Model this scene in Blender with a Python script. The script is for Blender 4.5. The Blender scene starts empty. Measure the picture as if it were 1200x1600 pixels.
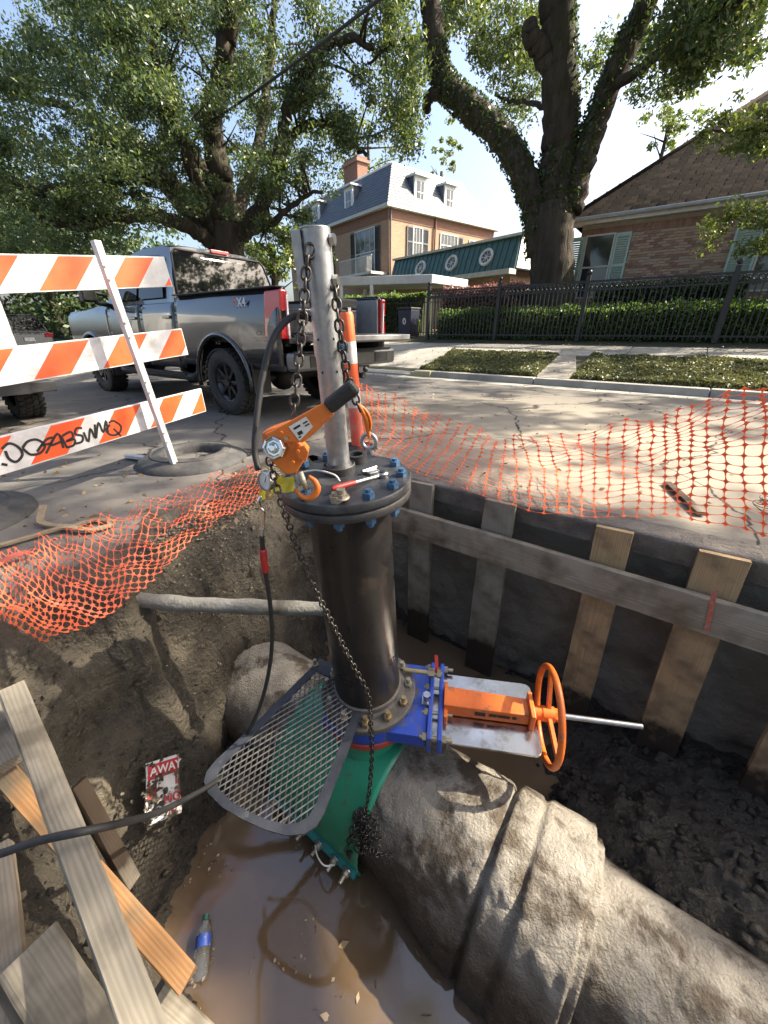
import bpy, bmesh, math, random
import numpy as np
from mathutils import Vector, Matrix
from mathutils.geometry import tessellate_polygon
random.seed(7); rng = np.random.default_rng(7)
SC = bpy.context.scene
COL = SC.collection
R = math.radians

# ------------------------------------------------------------------ camera
PITCH = R(25.3); CAMH = 1.05; FPX = 600.0
cam_d = bpy.data.cameras.new('camera'); cam = bpy.data.objects.new('camera', cam_d); COL.objects.link(cam)
cam.location = (0, 0, CAMH); cam.rotation_euler = (R(90) - PITCH, 0, 0)
cam_d.sensor_fit = 'VERTICAL'; cam_d.sensor_height = 24.0; cam_d.lens = 24.0 * FPX / 1600.0
cam_d.clip_start = 0.05; cam_d.clip_end = 2000
SC.camera = cam
# ------------------------------------------------------------------ sky, sun, exposure
SUN_EL = 41.0; SUN_AZ = 81.0
world = bpy.data.worlds.new('World'); SC.world = world; world.use_nodes = True
wn = world.node_tree; bg = wn.nodes['Background']
sky = wn.nodes.new('ShaderNodeTexSky'); sky.sky_type = 'NISHITA'; sky.sun_disc = False
sky.sun_elevation = R(SUN_EL); sky.sun_rotation = R(SUN_AZ); sky.dust_density = 5.0; sky.air_density = 1.0; sky.ozone_density = 1.5
wn.links.new(sky.outputs[0], bg.inputs[0]); bg.inputs[1].default_value = 0.12
sun_d = bpy.data.lights.new('sun', 'SUN'); sun_d.energy = 5.0; sun_d.angle = R(0.55); sun_d.color = (1.0, 0.9, 0.74)
sun = bpy.data.objects.new('sun', sun_d); COL.objects.link(sun)
SV = Vector((math.cos(R(SUN_EL)) * math.sin(R(SUN_AZ)), math.cos(R(SUN_EL)) * math.cos(R(SUN_AZ)), math.sin(R(SUN_EL))))
sun.rotation_euler = SV.to_track_quat('Z', 'Y').to_euler(); sun.location = (20, 5, 20)
SC.view_settings.view_transform = 'Standard'; SC.view_settings.look = 'None'
SC.view_settings.exposure = 1.65; SC.view_settings.gamma = 1.0; SC.view_settings.use_curve_mapping = False
SC.render.engine = 'CYCLES'

# ------------------------------------------------------------------ measuring helpers (street frame: s along the street, n across it)
C0 = Vector((0, 0, CAMH))
CF = Vector((0, math.cos(PITCH), -math.sin(PITCH))); CU = Vector((0, math.sin(PITCH), math.cos(PITCH))); CR = Vector((1, 0, 0))
DS = Vector((.8141, -.5807, 0)); NS = Vector((.5807, .8141, 0)); UP = Vector((0, 0, 1))
def ray(u, v): return CF + CR * ((u - 600) / FPX) - CU * ((v - 800) / FPX)
def PZ(u, v, z): r = ray(u, v); return C0 + r * ((z - CAMH) / r.z)
def PN(u, v, n): r = ray(u, v); return C0 + r * (n / r.dot(NS))
def PY(u, v, y): r = ray(u, v); return C0 + r * (y / r.y)
def PD(u, v, d): return C0 + ray(u, v) * d
def W(s, n, z=0.0): return DS * s + NS * n + UP * z
def frame(o, x, y=None, z=None):
    """matrix from origin and axes"""
    x = Vector(x).normalized()
    if z is None: z = x.cross(Vector(y)).normalized(); y = z.cross(x)
    else: z = Vector(z); y = z.cross(x).normalized(); z = x.cross(y)
    m = Matrix((x, y, z)).transposed().to_4x4(); m.translation = o; return m

# ------------------------------------------------------------------ numpy noise
_T = rng.random((256, 256))
def vn(x, y):
    xi = np.floor(x).astype(int); yi = np.floor(y).astype(int); fx = x - xi; fy = y - yi
    fx = fx * fx * (3 - 2 * fx); fy = fy * fy * (3 - 2 * fy)
    a = _T[xi & 255, yi & 255]; b = _T[(xi + 1) & 255, yi & 255]; c = _T[xi & 255, (yi + 1) & 255]; d = _T[(xi + 1) & 255, (yi + 1) & 255]
    return (a * (1 - fx) + b * fx) * (1 - fy) + (c * (1 - fx) + d * fx) * fy - .5
def fbm(x, y, o=4, g=.5):
    t = 0; a = 1.
    for k in range(o): t = t + a * vn(x * 2 ** k + 17.3 * k, y * 2 ** k + 5.1 * k); a *= g
    return t

# ------------------------------------------------------------------ materials
MATS = {}
def M(name, c1, c2=None, scale=6., rough=.6, metal=0., bump=0., bscale=None, spec=.5, detail=6., contrast=(.35, .65),
      c3=None, s3=2., t3=(.5, .7), rvar=0., stretch=None, trans=0., emit=None, bdist=.02, coat=0., wet=None, dust_sun=None):
    if name in MATS: return MATS[name]
    m = bpy.data.materials.new(name); m.use_nodes = True; nt = m.node_tree; n = nt.nodes; L = nt.links
    p = n['Principled BSDF']; p.inputs['Roughness'].default_value = rough; p.inputs['Metallic'].default_value = metal
    p.inputs['Specular IOR Level'].default_value = spec; p.inputs['Coat Weight'].default_value = coat
    p.inputs['Base Color'].default_value = (*c1, 1)
    tc = n.new('ShaderNodeTexCoord'); src = tc.outputs['Object']
    if stretch:
        mp = n.new('ShaderNodeMapping'); mp.inputs['Scale'].default_value = stretch; L.new(src, mp.inputs[0]); src = mp.outputs[0]
    def nz(sc, det=detail):
        t = n.new('ShaderNodeTexNoise'); t.inputs['Scale'].default_value = sc; t.inputs['Detail'].default_value = det
        t.inputs['Roughness'].default_value = .62; L.new(src, t.inputs['Vector']); return t.outputs['Fac']
    def ramp(f, a, b):
        r = n.new('ShaderNodeMapRange'); r.inputs[1].default_value = a; r.inputs[2].default_value = b; L.new(f, r.inputs[0]); return r.outputs[0]
    def mix(f, a, b):
        x = n.new('ShaderNodeMix'); x.data_type = 'RGBA'; L.new(f, x.inputs[0])
        for k, q in ((6, a), (7, b)):
            if isinstance(q, tuple): x.inputs[k].default_value = (*q, 1)
            else: L.new(q, x.inputs[k])
        return x.outputs[2]
    colr = None
    if c2 is not None:
        f = ramp(nz(scale), *contrast); colr = mix(f, tuple(c1), tuple(c2))
        if rvar: 
            rr = n.new('ShaderNodeMapRange'); rr.inputs[3].default_value = rough - rvar; rr.inputs[4].default_value = rough + rvar; L.new(f, rr.inputs[0]); L.new(rr.outputs[0], p.inputs['Roughness'])
    if c3 is not None: colr = mix(ramp(nz(s3), *t3), colr if colr else tuple(c1), tuple(c3))
    def wpos(i):
        g = n.new('ShaderNodeNewGeometry'); s = n.new('ShaderNodeSeparateXYZ'); L.new(g.outputs['Position'], s.inputs[0]); return g.outputs['Position'] if i is None else s.outputs[i]
    def madd(f, k, add):
        a = n.new('ShaderNodeMath'); a.operation = 'MULTIPLY_ADD'; a.inputs[1].default_value = k; L.new(f, a.inputs[0])
        if isinstance(add, float): a.inputs[2].default_value = add
        else: L.new(add, a.inputs[2])
        return a.outputs[0]
    if dust_sun:      # dried mud round the dig, spread wider to paint in sunlit brightness
        (dx, dy, r0, r1), dc = dust_sun; vd = n.new('ShaderNodeVectorMath'); vd.operation = 'DISTANCE'; L.new(wpos(None), vd.inputs[0]); vd.inputs[1].default_value = (dx, dy, 0)
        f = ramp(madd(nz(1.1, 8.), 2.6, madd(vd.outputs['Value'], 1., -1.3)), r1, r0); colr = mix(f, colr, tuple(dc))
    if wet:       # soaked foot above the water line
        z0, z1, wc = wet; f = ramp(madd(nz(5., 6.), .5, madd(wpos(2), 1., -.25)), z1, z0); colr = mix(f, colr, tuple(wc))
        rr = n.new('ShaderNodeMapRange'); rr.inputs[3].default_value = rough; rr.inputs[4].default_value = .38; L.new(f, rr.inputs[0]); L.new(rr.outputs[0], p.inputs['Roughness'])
    if colr: L.new(colr, p.inputs['Base Color'])
    if bump:
        b = n.new('ShaderNodeBump'); b.inputs['Strength'].default_value = bump; b.inputs['Distance'].default_value = bdist
        L.new(nz(bscale or scale * 4, 8.), b.inputs['Height']); L.new(b.outputs[0], p.inputs['Normal'])
    if trans:
        t = n.new('ShaderNodeBsdfTranslucent'); x = n.new('ShaderNodeMixShader'); x.inputs[0].default_value = trans
        if colr: L.new(colr, t.inputs[0])
        else: t.inputs[0].default_value = (*c1, 1)
        L.new(p.outputs[0], x.inputs[1]); L.new(t.outputs[0], x.inputs[2]); L.new(x.outputs[0], n['Material Output'].inputs[0])
    if emit:
        p.inputs['Emission Color'].default_value = (*emit[0], 1); p.inputs['Emission Strength'].default_value = emit[1]
    MATS[name] = m; return m
def leafmat(name, c1, c2, trans=.35, rough=.45):
    """leaf colour varies from leaf to leaf (random per island)"""
    m = bpy.data.materials.new(name); m.use_nodes = True; nt = m.node_tree; n = nt.nodes; L = nt.links; p = n['Principled BSDF']
    g = n.new('ShaderNodeNewGeometry'); x = n.new('ShaderNodeMix'); x.data_type = 'RGBA'
    L.new(g.outputs['Random Per Island'], x.inputs[0]); x.inputs[6].default_value = (*c1, 1); x.inputs[7].default_value = (*c2, 1)
    L.new(x.outputs[2], p.inputs['Base Color']); p.inputs['Roughness'].default_value = rough
    t = n.new('ShaderNodeBsdfTranslucent'); h = n.new('ShaderNodeHueSaturation'); h.inputs['Value'].default_value = 1.7; h.inputs['Saturation'].default_value = 1.15; h.inputs['Hue'].default_value = .485
    L.new(x.outputs[2], h.inputs['Color']); L.new(h.outputs[0], t.inputs[0])
    ms = n.new('ShaderNodeMixShader'); ms.inputs[0].default_value = trans; L.new(p.outputs[0], ms.inputs[1]); L.new(t.outputs[0], ms.inputs[2])
    L.new(ms.outputs[0], n['Material Output'].inputs[0]); MATS[name] = m; return m

# ------------------------------------------------------------------ object helpers
ORG = {}
def tag(o, label=None, cat=None, group=None, kind=None):
    if label: o['label'] = label
    if cat: o['category'] = cat
    if group: o['group'] = group
    if kind: o['kind'] = kind
    return o
def root(name, loc, label, cat, group=None):
    o = bpy.data.objects.new(name, None); COL.objects.link(o); o.location = loc; o.empty_display_size = .1; ORG[o] = Vector(loc)
    return tag(o, label, cat, group)
def add(name, me, mat, parent=None, offs=None):
    o = bpy.data.objects.new(name, me); COL.objects.link(o)
    if mat: me.materials.append(mat)
    if parent: o.parent = parent; ORG[o] = ORG[parent]
    else: o.location = offs; ORG[o] = Vector(offs)
    return o
def place(name, me, parent, mtx):
    """a further object sharing mesh data, mtx in world space (parent unrotated)"""
    o = bpy.data.objects.new(name, me); COL.objects.link(o)
    if parent:
        o.parent = parent; o.matrix_basis = Matrix.Translation(-ORG[parent]) @ mtx
    else: o.matrix_basis = mtx
    ORG[o] = mtx.translation.copy(); return o
def npmesh(name, V, Fa):
    me = bpy.data.meshes.new(name); V = np.asarray(V, np.float32); Fa = np.asarray(Fa, np.int32)
    me.vertices.add(len(V)); me.vertices.foreach_set('co', V.ravel())
    k = Fa.shape[1]; me.loops.add(Fa.size); me.loops.foreach_set('vertex_index', Fa.ravel())
    me.polygons.add(len(Fa)); me.polygons.foreach_set('loop_start', np.arange(0, Fa.size, k, dtype=np.int32))
    me.update(calc_edges=True); return me
class MB:
    def __init__(s, T=None): s.v = []; s.f = []; s.T = T
    def P(s, p):
        p = Vector(p); s.v.append(s.T @ p if s.T else p); return len(s.v) - 1
    def face(s, pts): s.f.append([s.P(p) for p in pts]); return s
    def box(s, c, d, rot=None):
        c = Vector(c); h = Vector(d) * .5; ids = []
        for x in (-1, 1):
            for y in (-1, 1):
                for z in (-1, 1):
                    q = Vector((x * h.x, y * h.y, z * h.z)); ids.append(s.P(c + (rot @ q if rot else q)))
        for q in ((0, 1, 3, 2), (4, 6, 7, 5), (0, 4, 5, 1), (2, 3, 7, 6), (0, 2, 6, 4), (1, 5, 7, 3)): s.f.append([ids[k] for k in q])
        return s
    def hexa(s, p):
        """8 corners: bottom 4 ccw, top 4 ccw"""
        i = [s.P(q) for q in p]
        for q in ((3, 2, 1, 0), (4, 5, 6, 7), (0, 1, 5, 4), (1, 2, 6, 5), (2, 3, 7, 6), (3, 0, 4, 7)): s.f.append([i[k] for k in q])
        return s
    def beam(s, p0, p1, w, h, up=(0, 0, 1), tap=1.):
        p0 = Vector(p0); p1 = Vector(p1); x = (p1 - p0).normalized(); y = Vector(up).cross(x)
        if y.length < 1e-4: y = Vector((0, 1, 0)).cross(x)
        y.normalize(); z = x.cross(y); a = []
        for p, t in ((p0, 1.), (p1, tap)):
            a += [p - y * w / 2 * t - z * h / 2 * t, p + y * w / 2 * t - z * h / 2 * t, p + y * w / 2 * t + z * h / 2 * t, p - y * w / 2 * t + z * h / 2 * t]
        return s.hexa(a)
    def tube(s, pts, r, seg=8, caps=True, closed=False):
        pts = [Vector(p) for p in pts]; n = len(pts); rs = r if isinstance(r, (list, tuple)) else [r] * n
        u = None; rings = []
        for i, p in enumerate(pts):
            a = pts[(i - 1) % n] if (closed or i > 0) else p; b = pts[(i + 1) % n] if (closed or i < n - 1) else p
            t = (b - a).normalized()
            if u is None: u = t.orthogonal().normalized()
            else:
                u = u - t * u.dot(t)
                u = u.normalized() if u.length > 1e-6 else t.orthogonal().normalized()
            w = t.cross(u); rings.append([s.P(p + (u * math.cos(2 * math.pi * k / seg) + w * math.sin(2 * math.pi * k / seg)) * rs[i]) for k in range(seg)])
        m = n if closed else n - 1
        for i in range(m):
            A = rings[i]; B = rings[(i + 1) % n]
            sh = 0
            if closed and i == n - 1:
                d = [(s.v[B[k]] - s.v[A[0]]).length for k in range(seg)]; sh = d.index(min(d))
            for k in range(seg): s.f.append([A[k], A[(k + 1) % seg], B[(k + 1 + sh) % seg], B[(k + sh) % seg]])
        if caps and not closed: s.f.append(rings[0][::-1]); s.f.append(rings[-1])
        return s
    def cyl(s, p0, p1, r0, r1=None, seg=20, caps=True): return s.tube([p0, p1], [r0, r0 if r1 is None else r1], seg, caps)
    def lathe(s, prof, o, ax=(0, 0, 1), seg=32, closed=False):
        o = Vector(o); ax = Vector(ax).normalized(); x = ax.orthogonal().normalized(); y = ax.cross(x); rr = []
        for (r, h) in prof:
            if r < 1e-6: rr.append([s.P(o + ax * h)] * seg)
            else: rr.append([s.P(o + ax * h + (x * math.cos(2 * math.pi * k / seg) + y * math.sin(2 * math.pi * k / seg)) * r) for k in range(seg)])
        m = len(rr)
        for i in range(m if closed else m - 1):
            A = rr[i]; B = rr[(i + 1) % m]
            for k in range(seg):
                q = [A[k], A[(k + 1) % seg], B[(k + 1) % seg], B[k]]; q = [z for j, z in enumerate(q) if z not in q[:j]]
                if len(q) > 2: s.f.append(q)
        return s
    def torus(s, c, ax, Rr, r, seg=28, rs=8):
        c = Vector(c); ax = Vector(ax).normalized(); x = ax.orthogonal().normalized(); y = ax.cross(x)
        return s.tube([c + (x * math.cos(2 * math.pi * k / seg) + y * math.sin(2 * math.pi * k / seg)) * Rr for k in range(seg)], r, rs, closed=True)
    def ball(s, c, r, seg=12, sc=(1, 1, 1)):
        c = Vector(c); n = seg // 2; ids = []
        for i in range(n + 1):
            a = math.pi * i / n
            ids.append([s.P(c + Vector((math.sin(a) * math.cos(2 * math.pi * k / seg) * r * sc[0], math.sin(a) * math.sin(2 * math.pi * k / seg) * r * sc[1], math.cos(a) * r * sc[2]))) for k in (range(seg) if 0 < i < n else range(1))])
        for i in range(n):
            A, B = ids[i], ids[i + 1]
            for k in range(seg):
                k2 = (k + 1) % seg
                if i == 0: s.f.append([A[0], B[k], B[k2]])
                elif i == n - 1: s.f.append([A[k], B[0], A[k2]])
                else: s.f.append([A[k], B[k], B[k2], A[k2]])
        return s
    def prism(s, pts, off):
        """planar polygon pts extruded by off"""
        off = Vector(off); a = [s.P(p) for p in pts]; b = [s.P(Vector(p) + (s.T.to_3x3().inverted() @ Vector((0, 0, 0)) if s.T else Vector((0, 0, 0))) + off) for p in pts]
        n = len(a); s.f.append(a[::-1]); s.f.append(b)
        for k in range(n): s.f.append([a[k], a[(k + 1) % n], b[(k + 1) % n], b[k]])
        return s
    def hexnut(s, c, ax, r, h, bolt=0.):
        c = Vector(c); ax = Vector(ax).normalized(); s.tube([c, c + ax * h], r, 6)
        if bolt: s.tube([c + ax * h, c + ax * (h + bolt)], r * .55, 8)
        return s
    def grid(s, fn, nu, nv, cu=False):
        ids = [[s.P(fn(i / nu, j / nv)) for j in range(nv + 1)] for i in range(nu + (0 if cu else 1))]
        for i in range(nu):
            A = ids[i]; B = ids[(i + 1) % len(ids)]
            for j in range(nv): s.f.append([A[j], B[j], B[j + 1], A[j + 1]])
        return s
    def mesh(s, name, smooth=0, off=None):
        me = bpy.data.meshes.new(name); me.from_pydata([v - off for v in s.v] if off else s.v, [], s.f)
        bm = bmesh.new(); bm.from_mesh(me); bmesh.ops.recalc_face_normals(bm, faces=bm.faces); bm.to_mesh(me); bm.free()
        if smooth:
            me.shade_smooth()
            if smooth is not True: me.set_sharp_from_angle(angle=R(smooth))
        return me
    def build(s, name, mat, parent=None, smooth=0, bevel=0, off=None):
        if off is None:
            if parent: off = ORG[parent]
            else:
                a = np.array([tuple(v) for v in s.v]); off = Vector(((a[:, 0].min() + a[:, 0].max()) / 2, (a[:, 1].min() + a[:, 1].max()) / 2, a[:, 2].min()))
        o = add(name, s.mesh(name, smooth, off), mat, parent, off)
        if bevel:
            b = o.modifiers.new('Bevel', 'BEVEL'); b.width = bevel; b.segments = 2; b.limit_method = 'ANGLE'; b.angle_limit = R(35)
        return o
def text_mesh(txt, size, depth=.001, bold=False):
    cu = bpy.data.curves.new('t', 'FONT'); cu.body = txt; cu.size = size; cu.extrude = depth; cu.align_x = 'CENTER'; cu.align_y = 'CENTER'
    if bold: cu.offset = size * .018
    o = bpy.data.objects.new('t', cu); COL.objects.link(o); dg = bpy.context.evaluated_depsgraph_get(); me = bpy.data.meshes.new_from_object(o.evaluated_get(dg))
    bpy.data.objects.remove(o); bpy.data.curves.remove(cu); return me
def text_part(name, txt, size, mtx, mat, parent, depth=.001, bold=True):
    me = text_mesh(txt, size, depth, bold); me.materials.clear(); me.materials.append(mat); me.name = name
    return place(name, me, parent, mtx)
def spline(pts, n=8):
    """Catmull-Rom through points"""
    p = [Vector(q) for q in pts]; p = [p[0] * 2 - p[1]] + p + [p[-1] * 2 - p[-2]]; out = []
    for i in range(1, len(p) - 2):
        for k in range(n):
            t = k / n; a, b, c, d = p[i - 1:i + 3]
            out.append(.5 * (2 * b + (c - a) * t + (2 * a - 5 * b + 4 * c - d) * t * t + (3 * b - a - 3 * c + d) * t ** 3))
    out.append(p[-2]); return out
# ================================================================== SETTING: road, pit, kerb, sidewalk, lawn
asphalt = M('asphalt', (.085, .083, .082), (.165, .15, .13), scale=.55, rough=.9, bump=.55, bscale=130, detail=9, contrast=(.36, .66), c3=(.055, .053, .052), s3=3.1, t3=(.58, .75), bdist=.006, spec=.25, dust_sun=((2.2, 3.9, .8, 4.0), (.28, .245, .19)))
concrete = M('concrete', (.36, .34, .3), (.27, .255, .22), scale=2.2, rough=.85, bump=.4, bscale=70, c3=(.2, .185, .16), s3=.9, t3=(.52, .75), bdist=.005, spec=.25)
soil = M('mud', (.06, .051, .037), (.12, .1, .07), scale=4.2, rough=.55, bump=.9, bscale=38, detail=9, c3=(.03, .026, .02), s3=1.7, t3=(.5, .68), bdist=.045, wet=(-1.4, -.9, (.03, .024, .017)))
def cracks(m, scale, width, colr):
    n = m.node_tree.nodes; L = m.node_tree.links; p = n['Principled BSDF']; prev = p.inputs['Base Color'].links[0].from_socket; g = n.new('ShaderNodeNewGeometry')
    nz = n.new('ShaderNodeTexNoise'); nz.inputs['Scale'].default_value = 1.3; nz.inputs['Detail'].default_value = 7; L.new(g.outputs['Position'], nz.inputs['Vector'])
    a = n.new('ShaderNodeVectorMath'); a.operation = 'MULTIPLY_ADD'; a.inputs[1].default_value = (.9, .9, 0); L.new(nz.outputs['Color'], a.inputs[0]); L.new(g.outputs['Position'], a.inputs[2])
    v = n.new('ShaderNodeTexVoronoi'); v.feature = 'DISTANCE_TO_EDGE'; v.inputs['Scale'].default_value = scale; L.new(a.outputs[0], v.inputs['Vector'])
    r = n.new('ShaderNodeMapRange'); r.inputs[1].default_value = width; r.inputs[2].default_value = width * .3; L.new(v.outputs['Distance'], r.inputs[0])
    x = n.new('ShaderNodeMix'); x.data_type = 'RGBA'; L.new(r.outputs[0], x.inputs[0]); L.new(prev, x.inputs[6]); x.inputs[7].default_value = (*colr, 1); L.new(x.outputs[2], p.inputs['Base Color'])
cracks(asphalt, .38, .006, (.03, .028, .026))
lawn_soil = M('lawn_soil', (.03, .035, .016), (.055, .048, .028), scale=3, rough=.95, bump=.5)
PIT = [(-2.56, 2.44), (-2.58, 1.9), (-2.45, 1.45), (-2.19, .9), (-2.0, .42), (-1.95, -.1), (-1.85, -.7), (-1.3, -1.3), (0, -1.5), (3.2, -1.5), (3.2, 2.46), (2, 2.42), (1.2, 2.47), (.6, 2.42), (.1, 2.46), (-.35, 2.41), (-.9, 2.45), (-1.5, 2.4)]
def flat(name, outer, holes, zf, mat, kind='structure'):
    loops = [[W(s, n, 0) for s, n in outer]] + [[W(s, n, 0) for s, n in h] for h in holes]
    tri = tessellate_polygon(loops); pts = [p for l in loops for p in l]; o = MB()
    for t in tri: o.face([(pts[i].x, pts[i].y, zf) for i in t])
    return tag(o.build(name, mat), kind=kind)
# inner ring sheet (with the pit cut out) and the far road and terrain belong to one ground sheet each
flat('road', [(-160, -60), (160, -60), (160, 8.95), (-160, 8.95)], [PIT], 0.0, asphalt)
# terrain behind the kerb, rising to the gardens: one sheet to the horizon
NP = [(8.95, -.02), (9.1, .1), (10.0, .27), (11.0, .47), (12.45, .66), (13.0, .76), (14.2, .84), (16, 1.0), (40, 1.15), (120, 1.3), (600, 1.3)]
def ground_z(n):
    for (a, za), (b, zb) in zip(NP, NP[1:]):
        if a <= n <= b: return za + (zb - za) * (n - a) / (b - a)
    return NP[-1][1] if n > 9 else 0.
g = MB()
for (a, za), (b, zb) in zip(NP, NP[1:]):
    for s0, s1 in ((-400, -60), (-60, -30), (-30, -10), (-10, 10), (10, 40), (40, 400)): g.face([W(s0, a, za), W(s1, a, za), W(s1, b, zb), W(s0, b, zb)])
tag(g.build('terrain', lawn_soil), kind='structure')
g2 = MB(); g2.face([W(-400, -60, -.03), W(400, -60, -.03), W(400, -500, -.03), W(-400, -500, -.03)]); tag(g2.build('terrain', lawn_soil), kind='structure')
# kerb: concrete stones with joints
kr = tag(root('kerb', W(0, 8.9, 0), None, None), kind='structure')
del_keys = None
kb = MB(); kb.hexa([(0, -.12, -.05), (2.985, -.12, -.05), (2.985, .16, -.05), (0, .16, -.05), (0, -.07, .135), (2.985, -.07, .135), (2.985, .16, .135), (0, .16, .135)])
kme = kb.mesh('kerb_stone', off=Vector((0, 0, 0))); kme.materials.append(concrete)
for k in range(-10, 6):
    if k == -3: continue
    o = place('kerb_stone', kme, kr, frame(W(k * 3 + .6, 8.95, 0), DS, z=UP)); b = o.modifiers.new('Bevel', 'BEVEL'); b.width = .02; b.segments = 2
yel = M('yellow_kerb_paint', (.42, .36, .12), (.3, .28, .2), scale=9, rough=.8)
apr = MB()
for s0, s1 in ((-8.4, -6.95), (-6.93, -5.45)):
    apr.hexa([W(s0, 8.83, -.02), W(s1, 8.83, -.02), W(s1, 11.0, .42), W(s0, 11.0, .42), W(s0, 8.83, .035), W(s1, 8.83, .035), W(s1, 11.02, .51), W(s0, 11.02, .51)])
tag(apr.build('driveway', concrete), kind='structure')
dk = MB(); dk.hexa([W(-5.46, 8.8, -.02), W(-4.9, 8.8, -.02), W(-4.9, 8.86, -.02), W(-5.46, 8.86, -.02), W(-5.46, 8.82, .1), W(-4.9, 8.82, .139), W(-4.9, 9.12, .139), W(-5.46, 9.12, .1)])
tag(dk.build('painted_kerb', yel), kind='structure')
# gutter pan: the concrete strip along the kerb
gp = MB(); gp.face([W(-40, 8.42, .004), W(40, 8.42, .004), W(40, 8.84, .004), W(-40, 8.84, .004)]); tag(gp.build('gutter', concrete), kind='structure')
# sidewalk slabs
sr = tag(root('sidewalk', W(0, 11.7, .5), None, None), kind='structure')
for k in range(-16, 6):
    dz = random.uniform(-.008, .008); a = k * 1.52 + .5; b = a + 1.505; m = MB()
    m.hexa([W(a, 11.0, .3), W(b, 11.0, .3), W(b, 12.42, .5), W(a, 12.42, .5), W(a, 11.0, .5 + dz), W(b, 11.0, .5 - dz), W(b, 12.42, .675 - dz), W(a, 12.42, .675 + dz)])
    m.build('slab', concrete, sr, bevel=.008)
# narrow walk across the planting strip
brickpave = M('worn_walk', (.3, .27, .22), (.22, .2, .17), scale=5, rough=.9, bump=.4, bscale=60)
wr = tag(root('path', W(-2.3, 9.9, .2), None, None), kind='structure')
for k in range(5):
    a = 9.12 + k * .376; m = MB(); z0 = ground_z(a) + .035; z1 = ground_z(a + .366) + .035; sh = -.36 * k / 4
    m.hexa([W(-2.42 + sh, a, z0 - .1), W(-1.62 + sh, a, z0 - .1), W(-1.7 + sh, a + .366, z1 - .1), W(-2.5 + sh, a + .366, z1 - .1), W(-2.42 + sh, a, z0), W(-1.62 + sh, a, z0), W(-1.7 + sh, a + .366, z1), W(-2.5 + sh, a + .366, z1)])
    m.build('slab', brickpave, wr, bevel=.008)

# ------------------------------------------------------------------ the pit: mud as a height field through measured points
WZ = -1.42
cp = []
def c(u, v, z): p = PZ(u, v, z); cp.append((p.x, p.y, z))
for u, v, z in [(450, 1350, -1.56), (450, 1500, -1.58), (600, 1450, -1.58), (600, 1590, -1.58), (400, 1520, -1.54), (700, 1590, -1.5),
    (330, 1310, -1.43), (280, 1390, -1.42), (250, 1480, -1.41), (290, 1560, -1.38), (330, 1590, -1.44), (380, 1590, -1.5),
    (800, 1185, -1.5), (700, 1100, -1.46), (900, 1200, -1.40), (980, 1230, -1.33), (870, 1130, -1.36), (1000, 1300, -1.22), (1100, 1200, -1.3), (1100, 1350, -1.16), (1190, 1450, -1.12), (1190, 1300, -1.2), (1050, 1400, -1.2), (760, 1000, -1.4), (650, 1000, -1.4), (950, 1100, -1.38)]: c(u, v, z)
EDGE = [(-.1, -1.86), (.05, -1.87), (.44, -1.9), (.72, -2.0), (1.1, -2.2), (1.56, -2.42), (2.0, -2.5), (2.35, -2.5)]
for n, e in EDGE:
    for s, z in ((e - .32, -.03), (e - .14, .022), (e, .0), (e + .06, -.07)): cp.append((*W(s, n)[:2], z))
for n, prof in [(.1, [(-1.77, -.28), (-1.66, -.62), (-1.53, -.97), (-1.38, -1.3)]), (.37, [(-1.83, -.3), (-1.74, -.7), (-1.6, -1.06), (-1.45, -1.38)]),
    (.65, [(-1.93, -.25), (-1.86, -.7), (-1.75, -1.1), (-1.55, -1.4), (-1.3, -1.5)]), (1.0, [(-2.0, -.16), (-1.95, -.5), (-1.88, -1.0), (-1.75, -1.4)]), (1.35, [(-2.12, -.14), (-1.95, -.28), (-1.9, -.7), (-1.82, -1.2), (-1.65, -1.42)]),
    (1.7, [(-2.25, -.2), (-2.1, -.55), (-2.0, -1.1), (-1.8, -1.4)]), (2.15, [(-2.35, -.25), (-2.2, -.8), (-1.95, -1.35)]),
    (-.1, [(-1.51, -.40), (-1.35, -.62), (-1.2, -.75), (-1.0, -.85), (-.8, -1.1), (-.5, -1.3)]), (0.0, [(-1.62, -.5), (-1.4, -.9), (-1.22, -1.28)]), (-.28, [(-1.5, -.3), (-1.2, -.42), (-.95, -.5), (-.7, -.75), (-.4, -1.1)])]:
    for s, z in prof: cp.append((*W(s, n)[:2], z))
for s, n, z in [(-2.9, 2.4, -.03), (-2.9, 1.5, -.03), (-2.6, .8, -.03), (-2.35, .3, -.03), (-2.3, -.6, -.03), (-2.3, -1.5, -.03), (-1.2, 2.4, -1.4), (-.5, 2.4, -1.42), (.3, 2.4, -1.38), (1.2, 2.4, -1.3), (2.2, 2.4, -1.2), (3.1, 2.4, -1.1),
    (3.1, 1.0, -1.1), (2, 1.0, -1.25), (1.2, .6, -1.5), (1.2, 0, -1.5), (.4, -.2, -1.5), (-.2, -.35, -1.35), (.4, -.7, -.9), (2, -.4, -1.2), (3.1, -.4, -.9), (-.4, -.8, -.6), (-.9, -.5, -.62), (.6, -1.4, -.1), (2, -1.4, -.1), (3.1, -1.4, -.1), (-.6, -1.4, -.12), (-1.3, -.9, -.25), (-1.3, -1.4, -.02), (-1.8, -.5, -.05), (-1.75, -1.2, -.02)]:
    p = W(s, n, z); cp.append((p.x, p.y, z))
cp = np.array(cp)
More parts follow.
